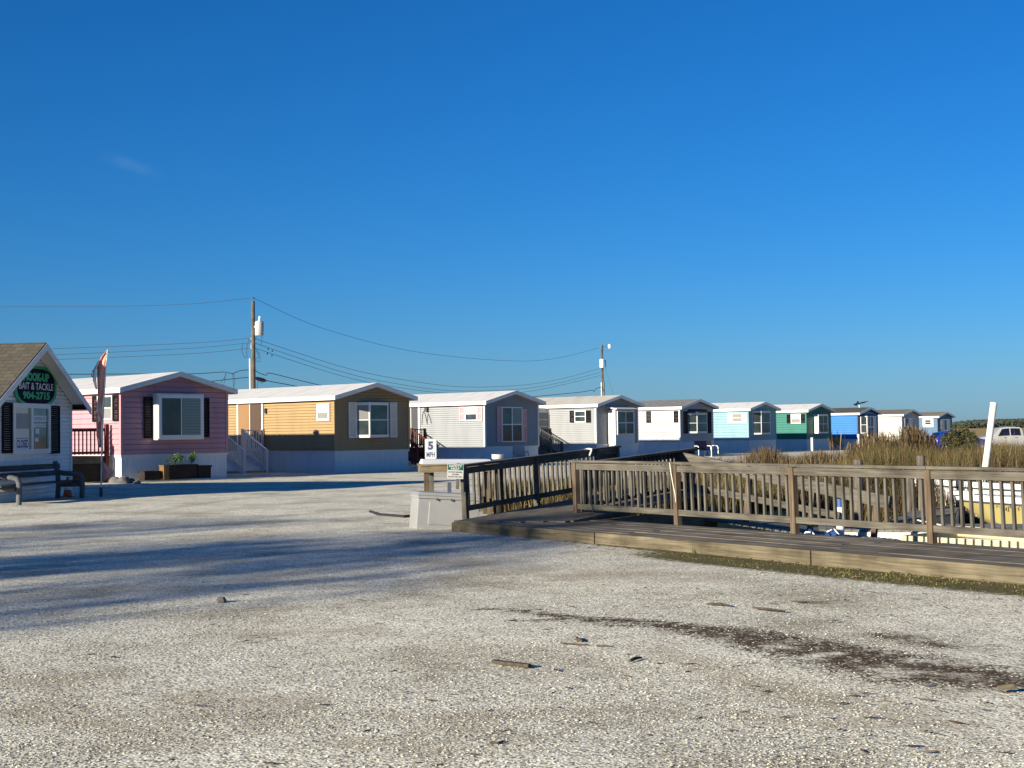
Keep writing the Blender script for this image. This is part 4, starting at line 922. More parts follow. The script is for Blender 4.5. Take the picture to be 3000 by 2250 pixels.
# ------------------------------------------------------------------ utility poles and wires
def upole(px, ytop, y, label, r0, r1):
    t = D(px, ytop, y); z0 = float(height(t.x, t.y))
    r = thing('utility_pole', label, 'utility pole', (t.x, t.y, z0), 0, 'utility poles behind the homes')
    MB().tube([(0, 0, -.3), (0, 0, (t.z - z0) * .5), (0, 0, t.z - z0)], [r0, (r0 + r1) / 2, r1], 12).build('pole', M['wood_pole'], r, True)
    return r, t.z - z0
P1, h1 = upole(741, 883, 76, 'tall wooden utility pole with gray transformer behind the tan yellow home', .135, .105)
def zpx(py, y, px=741): return D(px, py, y).z - P1.location.z
MB().lathe([(.0001, 0), (.22, 0), (.24, .03), (.24, .72), (.20, .78), (.08, .80), (.0001, .80)], 18, (.36, -.12, zpx(984, 76))).build('transformer', M['xfmr'], P1, True)
MB().tube([(.36, -.14, zpx(943, 76)), (.40, -.14, zpx(928, 76))], [.07, .05], 8).build('bushing', M['metal'], P1)
MB().tube([(0.03, 0, h1), (.03, 0, h1 + .18)], .02, 6).lathe([(.05, 0), (.06, .04), (.03, .09), (.0001, .1)], 8, (.03, 0, h1 + .15)).build('insulator', M['dark_gray'], P1)
MB().tube([(-.17, -.06, 0), (-.17, -.06, zpx(1051, 76))], .045, 8).build('conduit', M['metal'], P1)
MB().box(.05, .2, -.08, .08, zpx(960, 76), zpx(955, 76)).box(-.13, -.10, -.05, .05, zpx(1022, 76), zpx(990, 76)).build('bracket', M['metal'], P1)
b_ = MB()
for pts in ([(770, 951), (769, 975), (766, 1000), (764, 1014)], [(748, 1052), (757, 1048), (760, 1035), (748, 1020)], [(746, 1056), (762, 1060), (762, 1046), (750, 1028)], [(729, 991), (727, 1008)], [(713, 1006), (708, 1020), (712, 1040), (718, 1048), (724, 1047)], [(725, 1005), (722, 1030), (724, 1046)], [(752, 985), (746, 1000), (748, 1012)]):
    b_.tube([tuple(D(a, c, 75.85) - P1.location) for a, c in pts], .014, 5)
b_.build('jumper_cable', M['cable'], P1)
P2, h2 = upole(1763, 1010, 130, 'shorter utility pole with white transformer and lamp behind the off white home', .135, .11)
def z2(py): return D(1763, py, 130).z - P2.location.z
MB().lathe([(.0001, 0), (.2, 0), (.22, .02), (.22, z2(1052) - z2(1078) - .04), (.14, z2(1052) - z2(1078)), (.0001, z2(1052) - z2(1078))], 16, (-.02, -.30, z2(1078))).build('transformer', M['white'], P2, True)
MB().tube([(.08, 0, z2(1016)), (.5, -.05, z2(1016))], .025, 6).build('lamp_arm', M['dark_gray'], P2)
MB().lathe([(.05, .0), (.12, .05), (.16, .30), (.08, .42), (.0001, .44)], 12, (.72, -.05, z2(1022))).build('lamp_head', M['white_vinyl'], P2, True)
MB().tube([(.12, -.1, z2(1200)), (.12, -.1, z2(1118))], .08, 8).build('conduit', M['dark_gray'], P2); MB().tube([(-.1, -.08, z2(1200)), (-.1, -.08, z2(1120))], .035, 6).build('riser_pipe', M['metal'], P2)
MB().tube([(.33, 0, z2(1055)), (.34, 0, z2(1076))], .035, 6).beam((.1, 0, z2(1057)), (.34, 0, z2(1057)), .03, .05).build('fuse_cutout', M['cable'], P2)
def wire(pts, r, label, name='utility_wire', mat='wire', n=14):
    P = [D(*p) for p in pts]; Q = []
    for i in range(len(P) - 1):
        p0, p1, p2, p3 = P[max(i - 1, 0)], P[i], P[i + 1], P[min(i + 2, len(P) - 1)]
        for k in range(n):
            t = k / n; Q.append(.5 * ((2 * p1) + (p2 - p0) * t + (2 * p0 - 5 * p1 + 4 * p2 - p3) * t * t + (3 * p1 - p0 - 3 * p2 + p3) * t ** 3))
    Q.append(P[-1]); o = MB().tube(Q, r, 5).build(name, M[mat])
    return tag(o, label, 'wire', 'overhead wires')
wire([(-60, 901, 72), (0, 899, 72.4), (350, 897, 74), (560, 890, 75), (726, 874, 76), (741, 873, 76)], .012, 'topmost overhead wire left of the tall transformer pole')
wire([(745, 874, 76), (949, 963, 85), (1220, 1031, 98), (1492, 1057, 113), (1627, 1050, 121), (1755, 1019, 130)], .012, 'topmost overhead wire between the two utility poles')
for i, (ya, yb, yc, nm) in enumerate(((1022, 1005, 991, 'upper'), (1040, 1020, 1004, 'middle'), (1054, 1036, 1020, 'lower'))):
    wire([(-40, ya + 5, 71), (146, ya, 72.5), (560, yb, 75), (732, yc, 76)], .013, nm + ' of three close wires left of the tall transformer pole')
for i, (pts, nm) in enumerate((([(746, 992, 76), (1000, 1074, 86), (1160, 1109, 95), (1347, 1133, 105), (1520, 1129, 114), (1640, 1111, 121), (1757, 1080, 130)], 'upper'), ([(746, 1005, 76), (1000, 1089, 86), (1160, 1124, 95), (1330, 1145, 104), (1520, 1140, 114), (1640, 1121, 121), (1757, 1091, 130)], 'middle'), ([(746, 1020, 76), (1000, 1101, 86), (1160, 1134, 95), (1330, 1153, 104), (1520, 1150, 114), (1640, 1129, 121), (1759, 1100, 130)], 'lower'))):
    o = wire(pts, .013, nm + ' of three close wires sagging between the utility poles')
    if i: 
        b_ = MB(); q = (785, 1022.5), (797, 1028)
        if i == 2: q = (783, 1036), (796, 1041.5)
        for a, c in q: b_.lathe([(.0001, -.06), (.05, -.04), (.05, .04), (.0001, .06)], 8, tuple(D(a, c, 77.8)))
        b_.build('spacer', M['cable'], o)
wire([(-40, 1098, 71), (300, 1096, 73.5), (560, 1095, 75), (650, 1090, 75.4), (681, 1094, 75.5), (700, 1087, 75.7), (730, 1083, 76)], .020, 'upper thick cable left of the tall transformer pole', 'telephone_cable', 'cable')
wire([(560, 1128, 74.8), (623, 1117, 75.2), (700, 1108, 75.8), (732, 1105, 76)], .020, 'lower thick cable left of the tall transformer pole', 'telephone_cable', 'cable')
wire([(745, 1083, 76), (760, 1093, 76.4), (781, 1099, 77), (789, 1093, 77.4), (860, 1110, 80), (935, 1128, 83.5), (1010, 1146, 87)], .020, 'upper thick cable running right from the tall transformer pole', 'telephone_cable', 'cable')
sp = wire([(745, 1104, 76), (790, 1117, 77.4), (860, 1130, 80), (930, 1146, 83.5)], .022, 'lower thick cable with black splice case right of the transformer pole', 'telephone_cable', 'cable')
MB().tube([D(748, 1107, 76.2), D(756, 1110, 76.5), D(772, 1114, 77), D(780, 1116, 77.2)], [.04, .11, .11, .04], 8).build('splice_case', M['cable'], sp)
b_ = MB()
for pts in ([(663, 1094), (656, 1110), (645, 1122)], [(661, 1095), (657, 1120), (654, 1130)], [(682, 1095), (683, 1120), (687, 1148)], [(685, 1094), (688, 1120), (682, 1146)], [(757, 1116), (754, 1130), (753, 1142)], [(762, 1117), (767, 1124), (770, 1116)]): b_.tube([D(a, c, 75.6 if a < 730 else 76.8) for a, c in pts], .012, 4)
tag(b_.build('drop_wires', M['cable']), 'thin slack drop wires hanging from the cables near the tall pole', 'wire', None)
wire([(1520, 1166, 122), (1690, 1150, 127), (1735, 1143, 128.5), (1740, 1148, 128.8), (1746, 1139, 129), (1764, 1133, 130)], .025, 'thick cable with slack loop left of the shorter pole', 'telephone_cable', 'cable')
wire([(1774, 1078, 130), (1798, 1160, 128)], .012, 'thin guy wire slanting down right from the shorter pole', 'guy_wire')

# ------------------------------------------------------------------ boardwalk, ramp and railings
FD = Vector((-0.556, 0.831, 0)); FN = Vector((0.831, 0.556, 0))          # along the railing (right to left) and away from the lot
E0 = Vector((5.34, 14.6, 0)); ED = Vector((-0.582, 0.813, 0)); EN = Vector((0.813, 0.582, 0))
edge_len = 10.62
def along(o, x): return o + ED * x
bw_m = Matrix(((ED.x, EN.x, 0, E0.x), (ED.y, EN.y, 0, E0.y), (0, 0, 1, 0), (0, 0, 0, 1)))
def local_root(nm, m):
    o = bpy.data.objects.new(nm, None); C.objects.link(o); o.matrix_world = m; return o
b_ = MB(); dz = .165
for i in range(13):
    y0 = .03 + i * .150; x = -4.5
    while x < edge_len:
        x1 = min(x + random.uniform(3.2, 4.8), edge_len); jz = random.uniform(-.004, .004)
        b_.box(x + .004, x1 - .004, y0, y0 + .142, dz - .04 + jz, dz + jz); x = x1
bw = b_.build('boardwalk', M['wood_deck'], None); bw.matrix_world = bw_m; tag(bw, 'low boardwalk of long weathered gray boards', kind='structure')
for (x0, x1) in ((-4.5, 2.95), (2.97, 7.1), (7.12, edge_len + .02)):
    b_ = MB(); b_.box(x0, x1, -.045 + random.uniform(-.004, .004), .028, -.08, dz + .004); b_.build('edge_timber', M['wood_edge'], bw, bevel=.006)
b_ = MB()
for x in np.arange(-4, edge_len, 1.6): b_.box(x, x + .1, .05, 1.9, -.1, dz - .045); b_.box(x, x + .12, 1.82, 1.94, -1.4, dz - .05)
b_.box(-4.5, edge_len - 1.9, 1.96, 2.0, -1.3, -.12); b_.build('joist', M['wood_x'], bw)
# ramp
RD = Vector((0.53, 0.848, 0)); RN = Vector((0.848, -0.53, 0)); R0 = Vector((-0.98, 23.35, 0))
rp_m = Matrix(((RD.x, -RN.x, 0, R0.x), (RD.y, -RN.y, 0, R0.y), (0, 0, 1, 0), (0, 0, 0, 1)))
b_ = MB()
def rz_(x): return .165 + .045 * max(x - .3, 0)
x = 0.0
while x < 6.4:
    x1 = x + .14
    yo = -1.95 if x > .45 else -1.95 + (0.45 - x) * 2.4
    b_.hexa([(x, yo, rz_(x) - .03), (x1 - .006, yo, rz_(x1) - .03), (x1 - .006, .02, rz_(x1) - .03), (x, .02, rz_(x) - .03), (x, yo, rz_(x) + .015), (x1 - .006, yo, rz_(x1) + .015), (x1 - .006, .02, rz_(x1) + .015), (x, .02, rz_(x) + .015)]); x = x1
rp = b_.build('boardwalk_ramp', M['wood_deck'], None); rp.matrix_world = rp_m; tag(rp, 'weathered cross boarded ramp leaving the left end of the boardwalk', kind='structure')
b_ = MB(); b_.box(-.05, .0, -1.2, .03, -.1, .15).box(0, 6.3, -.05, -.0, -.1, .13).box(0, 6.3, -1.95, -1.9, -.6, .13); b_.build('edge_timber', M['wood_edge'], rp)

GR = 'weathered wooden railings around the boardwalk'
def railing(name, label, p0, p1, posts, z0f, ht, nbal, mat_post, side=1, cap=True, lean=0.0, base=.16):
    """p0->p1 in plan; local x along, y to the left of it; posts at fractions"""
    m, L = frame(p0, p1)
    root = thing(name, label, 'railing', (p0[0], p0[1], 0), math.atan2(p1[1] - p0[1], p1[0] - p0[0]), GR)
    sh = lambda z: lean * z
    xs = [f * L for f in posts]
    for k, x in enumerate(xs):
        zb, zt_ = z0f(x) - .02, z0f(x) + ht - .03
        s_ = side
        b_ = MB(); y0, y1 = (-.075 * s_, .015 * s_); y0, y1 = min(y0, y1), max(y0, y1)
        b_.hexa([(x - .045, y0, zb), (x + .045, y0, zb), (x + .045, y1, zb), (x - .045, y1, zb), (x - .045 + sh(ht), y0, zt_), (x + .045 + sh(ht), y0, zt_), (x + .045 + sh(ht), y1, zt_), (x - .045 + sh(ht), y1, zt_)])
        b_.build('post', M[mat_post], root)
    for (xa, xb) in zip(xs[:-1], xs[1:]):
        za, zb = z0f(xa), z0f(xb)
        ya, yb = (-.055, -.017) if side > 0 else (.017, .055)
        def bar(za0, za1):
            b_ = MB(); A_, B_ = xa + .046, xb - .046
            b_.hexa([(A_ + sh(za0), ya, za + za0), (B_ + sh(za0), ya, zb + za0), (B_ + sh(za0), yb, zb + za0), (A_ + sh(za0), yb, za + za0), (A_ + sh(za1), ya, za + za1), (B_ + sh(za1), ya, zb + za1), (B_ + sh(za1), yb, zb + za1), (A_ + sh(za1), yb, za + za1)])
            return b_
        bar(ht - .145, ht - .04).build('top_rail', M['wood_x'], root); bar(base, base + .09).build('bottom_rail', M['wood_x'], root)
        for i in range(nbal):
            x = xa + (xb - xa) * (i + 1) / (nbal + 1) + random.uniform(-.008, .008); t = (x - xa) / (xb - xa); zz = za + (zb - za) * t
            y0, y1 = (-.016, .022) if side > 0 else (-.022, .016); j = random.uniform(-.006, .006)
            b_ = MB(); b_.hexa([(x - .018 + sh(base), y0, zz + base + .02), (x + .018 + sh(base), y0, zz + base + .02), (x + .018 + sh(base), y1, zz + base + .02), (x - .018 + sh(base), y1, zz + base + .02), (x - .018 + sh(ht) + j, y0, zz + ht - .05), (x + .018 + sh(ht) + j, y0, zz + ht - .05), (x + .018 + sh(ht) + j, y1, zz + ht - .05), (x - .018 + sh(ht) + j, y1, zz + ht - .05)])
            b_.build('baluster', M['wood_z'], root)
    if cap:
        for (xa, xb) in zip(xs[:-1], xs[1:]):
            A_ = xa - (.08 if xa == xs[0] else -.004); B_ = xb + (.08 if xb == xs[-1] else -.004); za, zb = z0f(xa) + ht - .028, z0f(xb) + ht - .028; o_ = sh(ht)
            b_ = MB(); b_.hexa([(A_ + o_, -.10, za), (B_ + o_, -.10, zb), (B_ + o_, .05, zb), (A_ + o_, .05, za), (A_ + o_, -.10, za + .042), (B_ + o_, -.10, zb + .042), (B_ + o_, .05, zb + .042), (A_ + o_, .05, za + .042)])
            b_.build('cap_rail', M['wood_x'], root, bevel=.005)
    return root
Pl = (1.115, 24.06); Pr = (5.33 + .556 * 4.8, 17.8 - .831 * 4.8)
LL = math.hypot(Pr[0] - Pl[0], Pr[1] - Pl[1])
fr_ = lambda q: math.hypot(q[0] - Pl[0], q[1] - Pl[1]) / LL
railing('wooden_railing', 'long weathered railing along the right side of the boardwalk', Pl, Pr, [0, fr_((2.58, 21.87)), fr_((3.98, 19.78)), fr_((5.33, 17.8)), fr_((6.68, 15.8)), 1], lambda x: .16, .97, 15, 'wood_post', 1, lean=-.035, base=.15)
Q0 = (-0.84, 24.0); Q1 = (-.84 + .53 * 5.6, 24 + .848 * 5.6)
railing('wooden_railing', 'weathered railing on the left of the ramp, rising away from the safety sign', Q0, Q1, [0, 2.36 / 5.6, 4.72 / 5.6, 1], lambda x: .13 + .043 * x, .95, 13, 'wood_z', 1, lean=-.06, base=.17)
T0 = (1.19, 24.3); T1 = (1.19 + .53 * 4.6, 24.3 + .848 * 4.6)
railing('wooden_railing', 'weathered railing on the right of the ramp, behind the long railing', T0, T1, [0, .5, 1], lambda x: .15 + .04 * x, .93, 13, 'wood_z', -1, base=.15)
# gangway sloping down to the floating dock
gA, gB = D(1985, 1336, 27.6), D(2608, 1472, 24.8)
gw = thing('gangway', 'sloping wooden gangway with heavy rails leading down to the floating dock', 'gangway', (gA.x, gA.y, 0), math.atan2(gB.y - gA.y, gB.x - gA.x)); gl = math.hypot(gB.x - gA.x, gB.y - gA.y)
s0, s1 = gA.z, gB.z
for yo in (0.0,):
    MB().beam((-.1, yo, s0), (gl, yo, s1), .10, .22, (0, 0, 1)).build('handrail', M['wood_x'], gw); MB().beam((0, yo, s0 - .55), (gl * .78, yo, s1 - .42 + (s0 - s1) * .2), .05, .12).build('mid_rail', M['wood_x'], gw)
    for t in (.06, .36, .66, .94): MB().beam((gl * t, yo + .03, s0 + (s1 - s0) * t - .02), (gl * t - .10, yo + .03, s0 + (s1 - s0) * t - .95), .09, .09).build('post', M['wood_post'], gw)
b_ = MB(); k = 46
for i in range(k):
    t = i / k; z = s0 - 1.15 + (s1 - s0) * t * .55; b_.box(t * gl, t * gl + gl / k - .01, .0, 1.15, z - .04, z)
b_.build('deck', M['dock_gray'], gw)
# lower platform in the basin's left corner and floating dock
b_ = MB()
pm = rp_m.copy()
fd = thing('floating_dock', 'gray boarded floating dock with pale float sides in the basin', 'dock', (0, 0, 0))
c0 = D(2440, 1520, 26.0)
b_ = MB(Matrix.Translation((c0.x - .2, 26.3, 0)) @ Matrix.Rotation(R(-12), 4, 'Z'))
for i in range(30): b_.box(i * .15, i * .15 + .142, 0, 1.7, -.30, -.26)
b_.build('deck', M['dock_gray'], fd); b_ = MB(Matrix.Translation((c0.x - .2, 26.3, 0)) @ Matrix.Rotation(R(-12), 4, 'Z')); b_.box(.02, 4.5, -.04, 1.72, -.80, -.305); b_.build('float', M['float'], fd)
lp = thing('basin_platform', 'low dark boarded platform behind the railing at the ramp', 'platform', (1.75, 24.9, 0), R(-57))
b_ = MB()
for i in range(17): b_.box(i * .15, i * .15 + .14, 0, 2.6, -.34, -.30)
b_.build('deck', M['dock_gray'], lp); MB().box(0, 2.5, 0, .06, -.8, -.345).box(0, 2.5, 2.5, 2.56, -.8, -.345).build('edge', M['wood_x'], lp)
# pilings
def pile(px, ytop, y, r, label, mat, cap=None, zb=-1.6):
    t = D(px, ytop, y); p = thing('piling', label, 'piling', (t.x, t.y, 0), 0, 'pilings in the boat basin')
    MB().tube([(0, 0, zb), (0, 0, t.z - .02), (0, 0, t.z)], [r * 1.05, r, r * .93], 14).build('shaft', mat, p, True)
    if cap: MB().lathe([(r * 1.03, t.z - cap), (r * 1.03, t.z + .01), (.0001, t.z + .03)], 14).build('blue_cap', M['pile_blue'], p, True)  # blue sleeve over the top of the shaft
    return p
pile(2697, 1335, 32.6, .10, 'gray wooden piling with cracked pale top behind the long railing', M['wood_pole']); pile(2513, 1347, 32.2, .11, 'mossy wooden piling left of the pale topped piling', M['wood_pole'])
pile(2460, 1450, 25.6, .07, 'white piling with a blue top beside the gangway', M['white'], .22)
pile(2662, 1392, 32.4, .06, 'slim gray piling with black hose in the reeds', M['wood_pole'])
pipe_t, pipe_b = D(2911, 1183, 17.3), D(2884, 1392, 17.3)
pp = thing('white_pipe', 'tall white plastic pipe leaning right above the long railing', 'pipe', (pipe_b.x, pipe_b.y, 0))
MB().tube([pipe_b - pp.location, pipe_t - pp.location], .041, 20).build('tube', M['pipe'], pp, True)
e_ = (pipe_t - pipe_b).normalized(); MB().tube([pipe_t - pp.location - e_ * .012, pipe_t - pp.location + e_ * .015], [.044, .043], 20).build('end_cap', M['pipe'], pp, True)

# ------------------------------------------------------------------ boats
def boat(name, label, loc, rz, L, B, zk, zs_st, zs_bow, hullm, bandm, deckm, rub=True, group='boats moored in the basin'):
    r = thing(name, label, 'boat', loc, rz, group); n = 14; hull, band, rail = MB(), MB(), MB(); ring = []; up = []
    for i in range(n + 1):
        t = i / n; b_ = B / 2 * (1 - max(0, (t - .45) / .55) ** 2.4) if t > .45 else B / 2 * (.93 + .07 * t / .45)
        s_ = zs_st + (zs_bow - zs_st) * t ** 1.8; kz = zk + (s_ - zk) * max(0, (t - .72) / .28) ** 2 * .85; x = L * t + (0.0)
        cz = kz + (s_ - kz) * .32; bb = max(b_, .02)
        ring.append([(x, -bb, s_), (x - .10 * t, -bb * .80, cz), (x - .2 * t, 0, kz), (x - .10 * t, bb * .80, cz), (x, bb, s_)]); up.append((x, bb, s_))
    V = [p for q in ring for p in q]; Fs = [(i * 5 + j, i * 5 + j + 1, i * 5 + 6 + j, i * 5 + 5 + j) for i in range(n) for j in range(4)] + [(0, 1, 2, 3, 4)]
    hull.add(V, Fs).build('hull', hullm, r, True)
    hb = .14; vb, fb = [], []
    for (x, b_, s_) in up: vb += [(x + .01, -b_ - .012, s_ + .004), (x + .03, -b_ + .0, s_ + hb), (x + .03, b_, s_ + hb), (x + .01, b_ + .012, s_ + .004)]
    for i in range(n): fb += [(i * 4, i * 4 + 1, i * 4 + 5, i * 4 + 4), (i * 4 + 2, i * 4 + 3, i * 4 + 7, i * 4 + 6)]
    fb += [(0, 1, 2, 3), (n * 4, n * 4 + 3, n * 4 + 2, n * 4 + 1)]
    band.add(vb, fb).build('gunwale', bandm, r)
    vd, fd_ = [], []
    for (x, b_, s_) in up: t = x / L; o_ = hb - .012 if t > .62 else hb - .30; bi = max(b_ - .02, .01); vd += [(x, -bi, s_ + o_), (x, bi, s_ + o_)]
    for i in range(n): fd_.append((i * 2, i * 2 + 1, i * 2 + 3, i * 2 + 2))
    MB().add(vd, fd_).build('deck', deckm, r)
    if rub:
        for sgn in (-1, 1): rail.tube([(x, sgn * (b_ + .015), s_ - .01) for (x, b_, s_) in up], .022, 6)
        rail.build('rub_rail', M['dark_gray'], r)
    return r
bowp = D(2802, 1466, 31.0)
yb = boat('motor_boat', 'yellow hulled motor boat with white deck pointing left', (bowp.x + 5.9, bowp.y - 1.6, 0), R(180 - 15), 6.1, 2.3, -.95, -.16, .02, M['yellow_hull'], M['boat_white'], M['boat_white'])
MB().box(5.75, 6.25, -.16, .16, .14, .22).tube([(6.2, 0, .2), (6.28, 0, .26)], .06, 8).build('bow_pulpit', M['boat_white'], yb)
b_ = MB(); b_.tube([(5.6, -.25, .18), (5.5, -.4, .55), (4.2, -.85, .55), (2.9, -1.0, .5)], .016, 6).tube([(5.6, .25, .18), (5.5, .4, .55), (4.2, .85, .55), (2.9, 1.0, .5)], .016, 6); b_.build('bow_rail', M['metal'], yb)
MB().hexa([(2.0, -.5, -.1), (2.9, -.5, -.1), (2.9, .5, -.1), (2.0, .5, -.1), (2.1, -.42, .62), (2.6, -.42, .62), (2.6, .42, .62), (2.1, .42, .62)]).build('console', M['boat_white'], yb)
mm = MB(Matrix.Translation((0, 0, 0)) @ Matrix(((-1, 0, 0, 5.05), (0, -1, 0, .86), (0, 0, 1, -.10), (0, 0, 0, 1))) @ Matrix.Rotation(R(-24), 4, 'Z')); letters(mm, [('NJ 4172', 0, 0, .62, .09, .01)]); mm.build('lettering', M['ink_black'], yb)
wb = boat('motor_boat', 'white motor boat moored behind the yellow boat', (bowp.x + 6.6, bowp.y + 2.6, 0), R(180 - 9), 6.6, 2.4, -.95, .0, .24, M['boat_white'], M['boat_white'], M['boat_white'])
MB().hexa([(1.6, -.8, .2), (3.4, -.8, .2), (3.4, .8, .2), (1.6, .8, .2), (1.7, -.7, .9), (2.8, -.7, .9), (2.8, .7, .9), (1.7, .7, .9)]).build('cabin', M['boat_white'], wb); MB().hexa([(2.85, -.66, .62), (3.3, -.74, .4), (3.3, .74, .4), (2.85, .66, .62), (2.86, -.66, .86), (3.2, -.72, .6), (3.2, .72, .6), (2.86, .66, .86)]).build('windshield', M['car_glass'], wb)
cbp = D(2640, 1575, 19.7)
cb = boat('skiff', 'cream open skiff lying close behind the long railing', (6.72, 22.75, 0), math.atan2(-.77, .64), 5.6, 1.7, -.95, -.21, -.13, M['cream'], M['cream'], M['cream'], rub=False)
for x in (1.4, 3.0): MB().box(x, x + .3, -.72, .72, -.30, -.24).build('thwart', M['cream'], cb)
fk = thing('dock_finger', 'dark gray boarded dock finger beside the bow of the yellow boat', 'dock', (0, 0, 0))
na, nb_, fb_, fa_ = G(2606, 1527, -.3), G(2800, 1503, -.3), G(2822, 1462, -.3), G(2690, 1486, -.3)
b_ = MB()
for i in range(24):
    t0, t1 = i / 24, (i + .93) / 24; p_ = [na.lerp(fa_, t0), nb_.lerp(fb_, t0), nb_.lerp(fb_, t1), na.lerp(fa_, t1)]
    b_.hexa([(*q[:2], -.34) for q in p_] + [(*q[:2], -.30) for q in p_])
b_.build('deck', M['dock_gray'], fk); b_ = MB(); b_.hexa([(*q[:2], -.85) for q in (na, nb_, fb_, fa_)] + [(*q[:2], -.345) for q in (na, nb_, fb_, fa_)]); b_.build('float', M['gray_plastic'], fk)
cu = D(2545, 1580, 21.5)
r_ = thing('boat_cushions', 'pair of pale cream cushions stacked below the bottom rail', 'cushion', (cu.x, cu.y, cu.z - .12), R(-40)); MB().box(-.18, .0, -.15, .15, 0, .14).build('cushion', M['cream'], r_, bevel=.02); MB().box(.01, .22, -.15, .15, .0, .14).build('cushion', M['cream'], r_, bevel=.02)
MB().box(-.22, .3, -.18, .18, -.9, -.002).build('crate', M['wood_dark'], r_)
tb = D(2400, 1570, 22.6)
r_ = thing('blue_tarp', 'crumpled blue tarpaulin with white stripes below the railing', 'tarp', (tb.x, tb.y, tb.z - .2), R(-50)); vs, fs = [], []
for i in range(9):
    for j in range(9): vs.append((i * .13 - .5, j * .1 - .4, .22 + .07 * math.sin(i * 1.7 + j) + .05 * math.cos(j * 2.3) - .02 * (i - 4) ** 2 * .5 - .9 * (j in (0, 8)) - .9 * (i in (0, 8))))
for i in range(8): fs += [(i * 9 + j, i * 9 + j + 1, i * 9 + 10 + j, i * 9 + 9 + j) for j in range(8)]
MB().add(vs, fs).build('cloth', M['pile_blue'], r_, True)
b_ = MB()
for j in (2, 4, 6): b_.tube([(vs[i * 9 + j][0], vs[i * 9 + j][1], vs[i * 9 + j][2] + .012) for i in range(1, 8)], .012, 5)
b_.build('stripe', M['flag_white'], r_)

# ------------------------------------------------------------------ dock box, cleaning table, signs
bc = G(1219, 1549); bx = thing('dock_box', 'white fibreglass dock box at the left end of the boardwalk', 'dock box', (bc.x, bc.y, -.02))
bx.rotation_euler = (0, R(4.2), math.atan2(.27, .97)); bwid, bdep, bh = 1.10, .62, .66
def taper(mb, x0, x1, y0, y1, z0, z1, t):
    return mb.hexa([(x0, y0, z0), (x1, y0, z0), (x1, y1, z0), (x0, y1, z0), (x0 + t, y0 + t, z1), (x1 - t, y0 + t, z1), (x1 - t, y1 - t, z1), (x0 + t, y1 - t, z1)])
taper(MB(), 0, bwid, 0, bdep, 0, .55, .006).build('body', M['fiberglass'], bx, bevel=.012)
taper(MB(), .20, bwid + .0, -.015, .03, .10, .50, .006).build('front_panel', M['fiberglass'], bx, bevel=.008)
b_ = MB(); taper(b_, -.01, bwid + .03, -.02, bdep + .04, .545, .60, .0); taper(b_, -.03, bwid + .05, -.04, bdep + .06, .60, .655, .05); b_.build('lid', M['fiberglass'], bx, bevel=.012)
b_ = MB()
for x in (.32, .58, .84): b_.box(x, x + .02, -.026, -.012, .52, .56)
b_.build('latch', M['dark_gray'], bx)
tc_ = D(1234, 1362, 27.2)
tb_ = thing('cleaning_table', 'wooden fish cleaning table with white tray top beside the dock box', 'table', (tc_.x, tc_.y, 0), R(8)); th = tc_.z - .02; tw = 1.45
MB().box(0, tw, 0, .045, th - .13, th).box(0, tw, .85, .895, th - .13, th).box(0, .045, .046, .849, th - .13, th).build('frame', M['plank'], tb_)
b_ = MB(); b_.box(-.02, tw + .1, -.03, .93, th + .002, th + .03); b_.build('tabletop', M['plank'], tb_)
b_ = MB(); b_.hexa([(.02, .02, th + .031), (1.42, .02, th + .031), (1.42, .90, th + .031), (.02, .9, th + .031), (.06, .30, th + .12), (1.38, .30, th + .10), (1.38, .86, th + .10), (.06, .86, th + .12)]); b_.build('tray', M['boat_white'], tb_)
for (x, y_) in ((.06, .05), (1.3, .05), (.22, .80), (1.3, .8)): MB().box(x, x + .09, y_, y_ + .09, -.05, th - .132).build('leg', M['wood_post'] if y_ < .5 else M['wood_z'], tb_)
MB().box(.55, .62, .4, .47, -.05, .66).build('post', M['white'], tb_)
tp = wm(tb_) @ Vector((1.36, .35, th + .11)); tp = D(1459, 1345, 27.6)
r_ = thing('white_tubs', 'stack of white plastic tubs showing above the ramp railing', 'tub', (tp.x, tp.y, tp.z))
MB().lathe([(.10, -1.3), (.10, -.01), (.0001, -.005)], 12).build('stand', M['wood_dark'], r_)
for i in range(3): MB().lathe([(.11, i * .03), (.13, .03 + i * .03), (.135, .035 + i * .03), (.12, .036 + i * .03)], 18).build('tub', M['boat_white'], r_, True)
# 5 MPH sign
s5 = D(1262, 1344, 32.0); sr_ = thing('speed_sign', 'white 5 MPH speed sign on a wooden post', 'sign', (s5.x, s5.y, 0), R(-3))
MB().box(-.045, .045, .005, .085, -.2, s5.z + .30).build('post', M['wood_z'], sr_)
def rrect(w, h, r, n=4):
    pts = []
    for sx_, sy_, a0 in ((1, 1, 0), (-1, 1, 90), (-1, -1, 180), (1, -1, 270)):
        for i in range(n + 1): a = R(a0 + 90 * i / n); pts.append((sx_ * (w / 2 - r) + r * math.cos(a), sy_ * (h / 2 - r) + r * math.sin(a)))
    return pts
zc = s5.z + .225
pn = MB(Matrix.Translation((0, 0, zc))).prism(rrect(.262, .458, .03), -.006, 0, 'y').build('panel', M['sign_white'], sr_)
mm = MB(Matrix.Translation((0, -.0075, zc))); letters(mm, [('5', 0, .075, .125, .195, .055), ('MPH', 0, -.13, .190, .118, .022)]); mm.build('lettering', M['ink_blue'], pn)
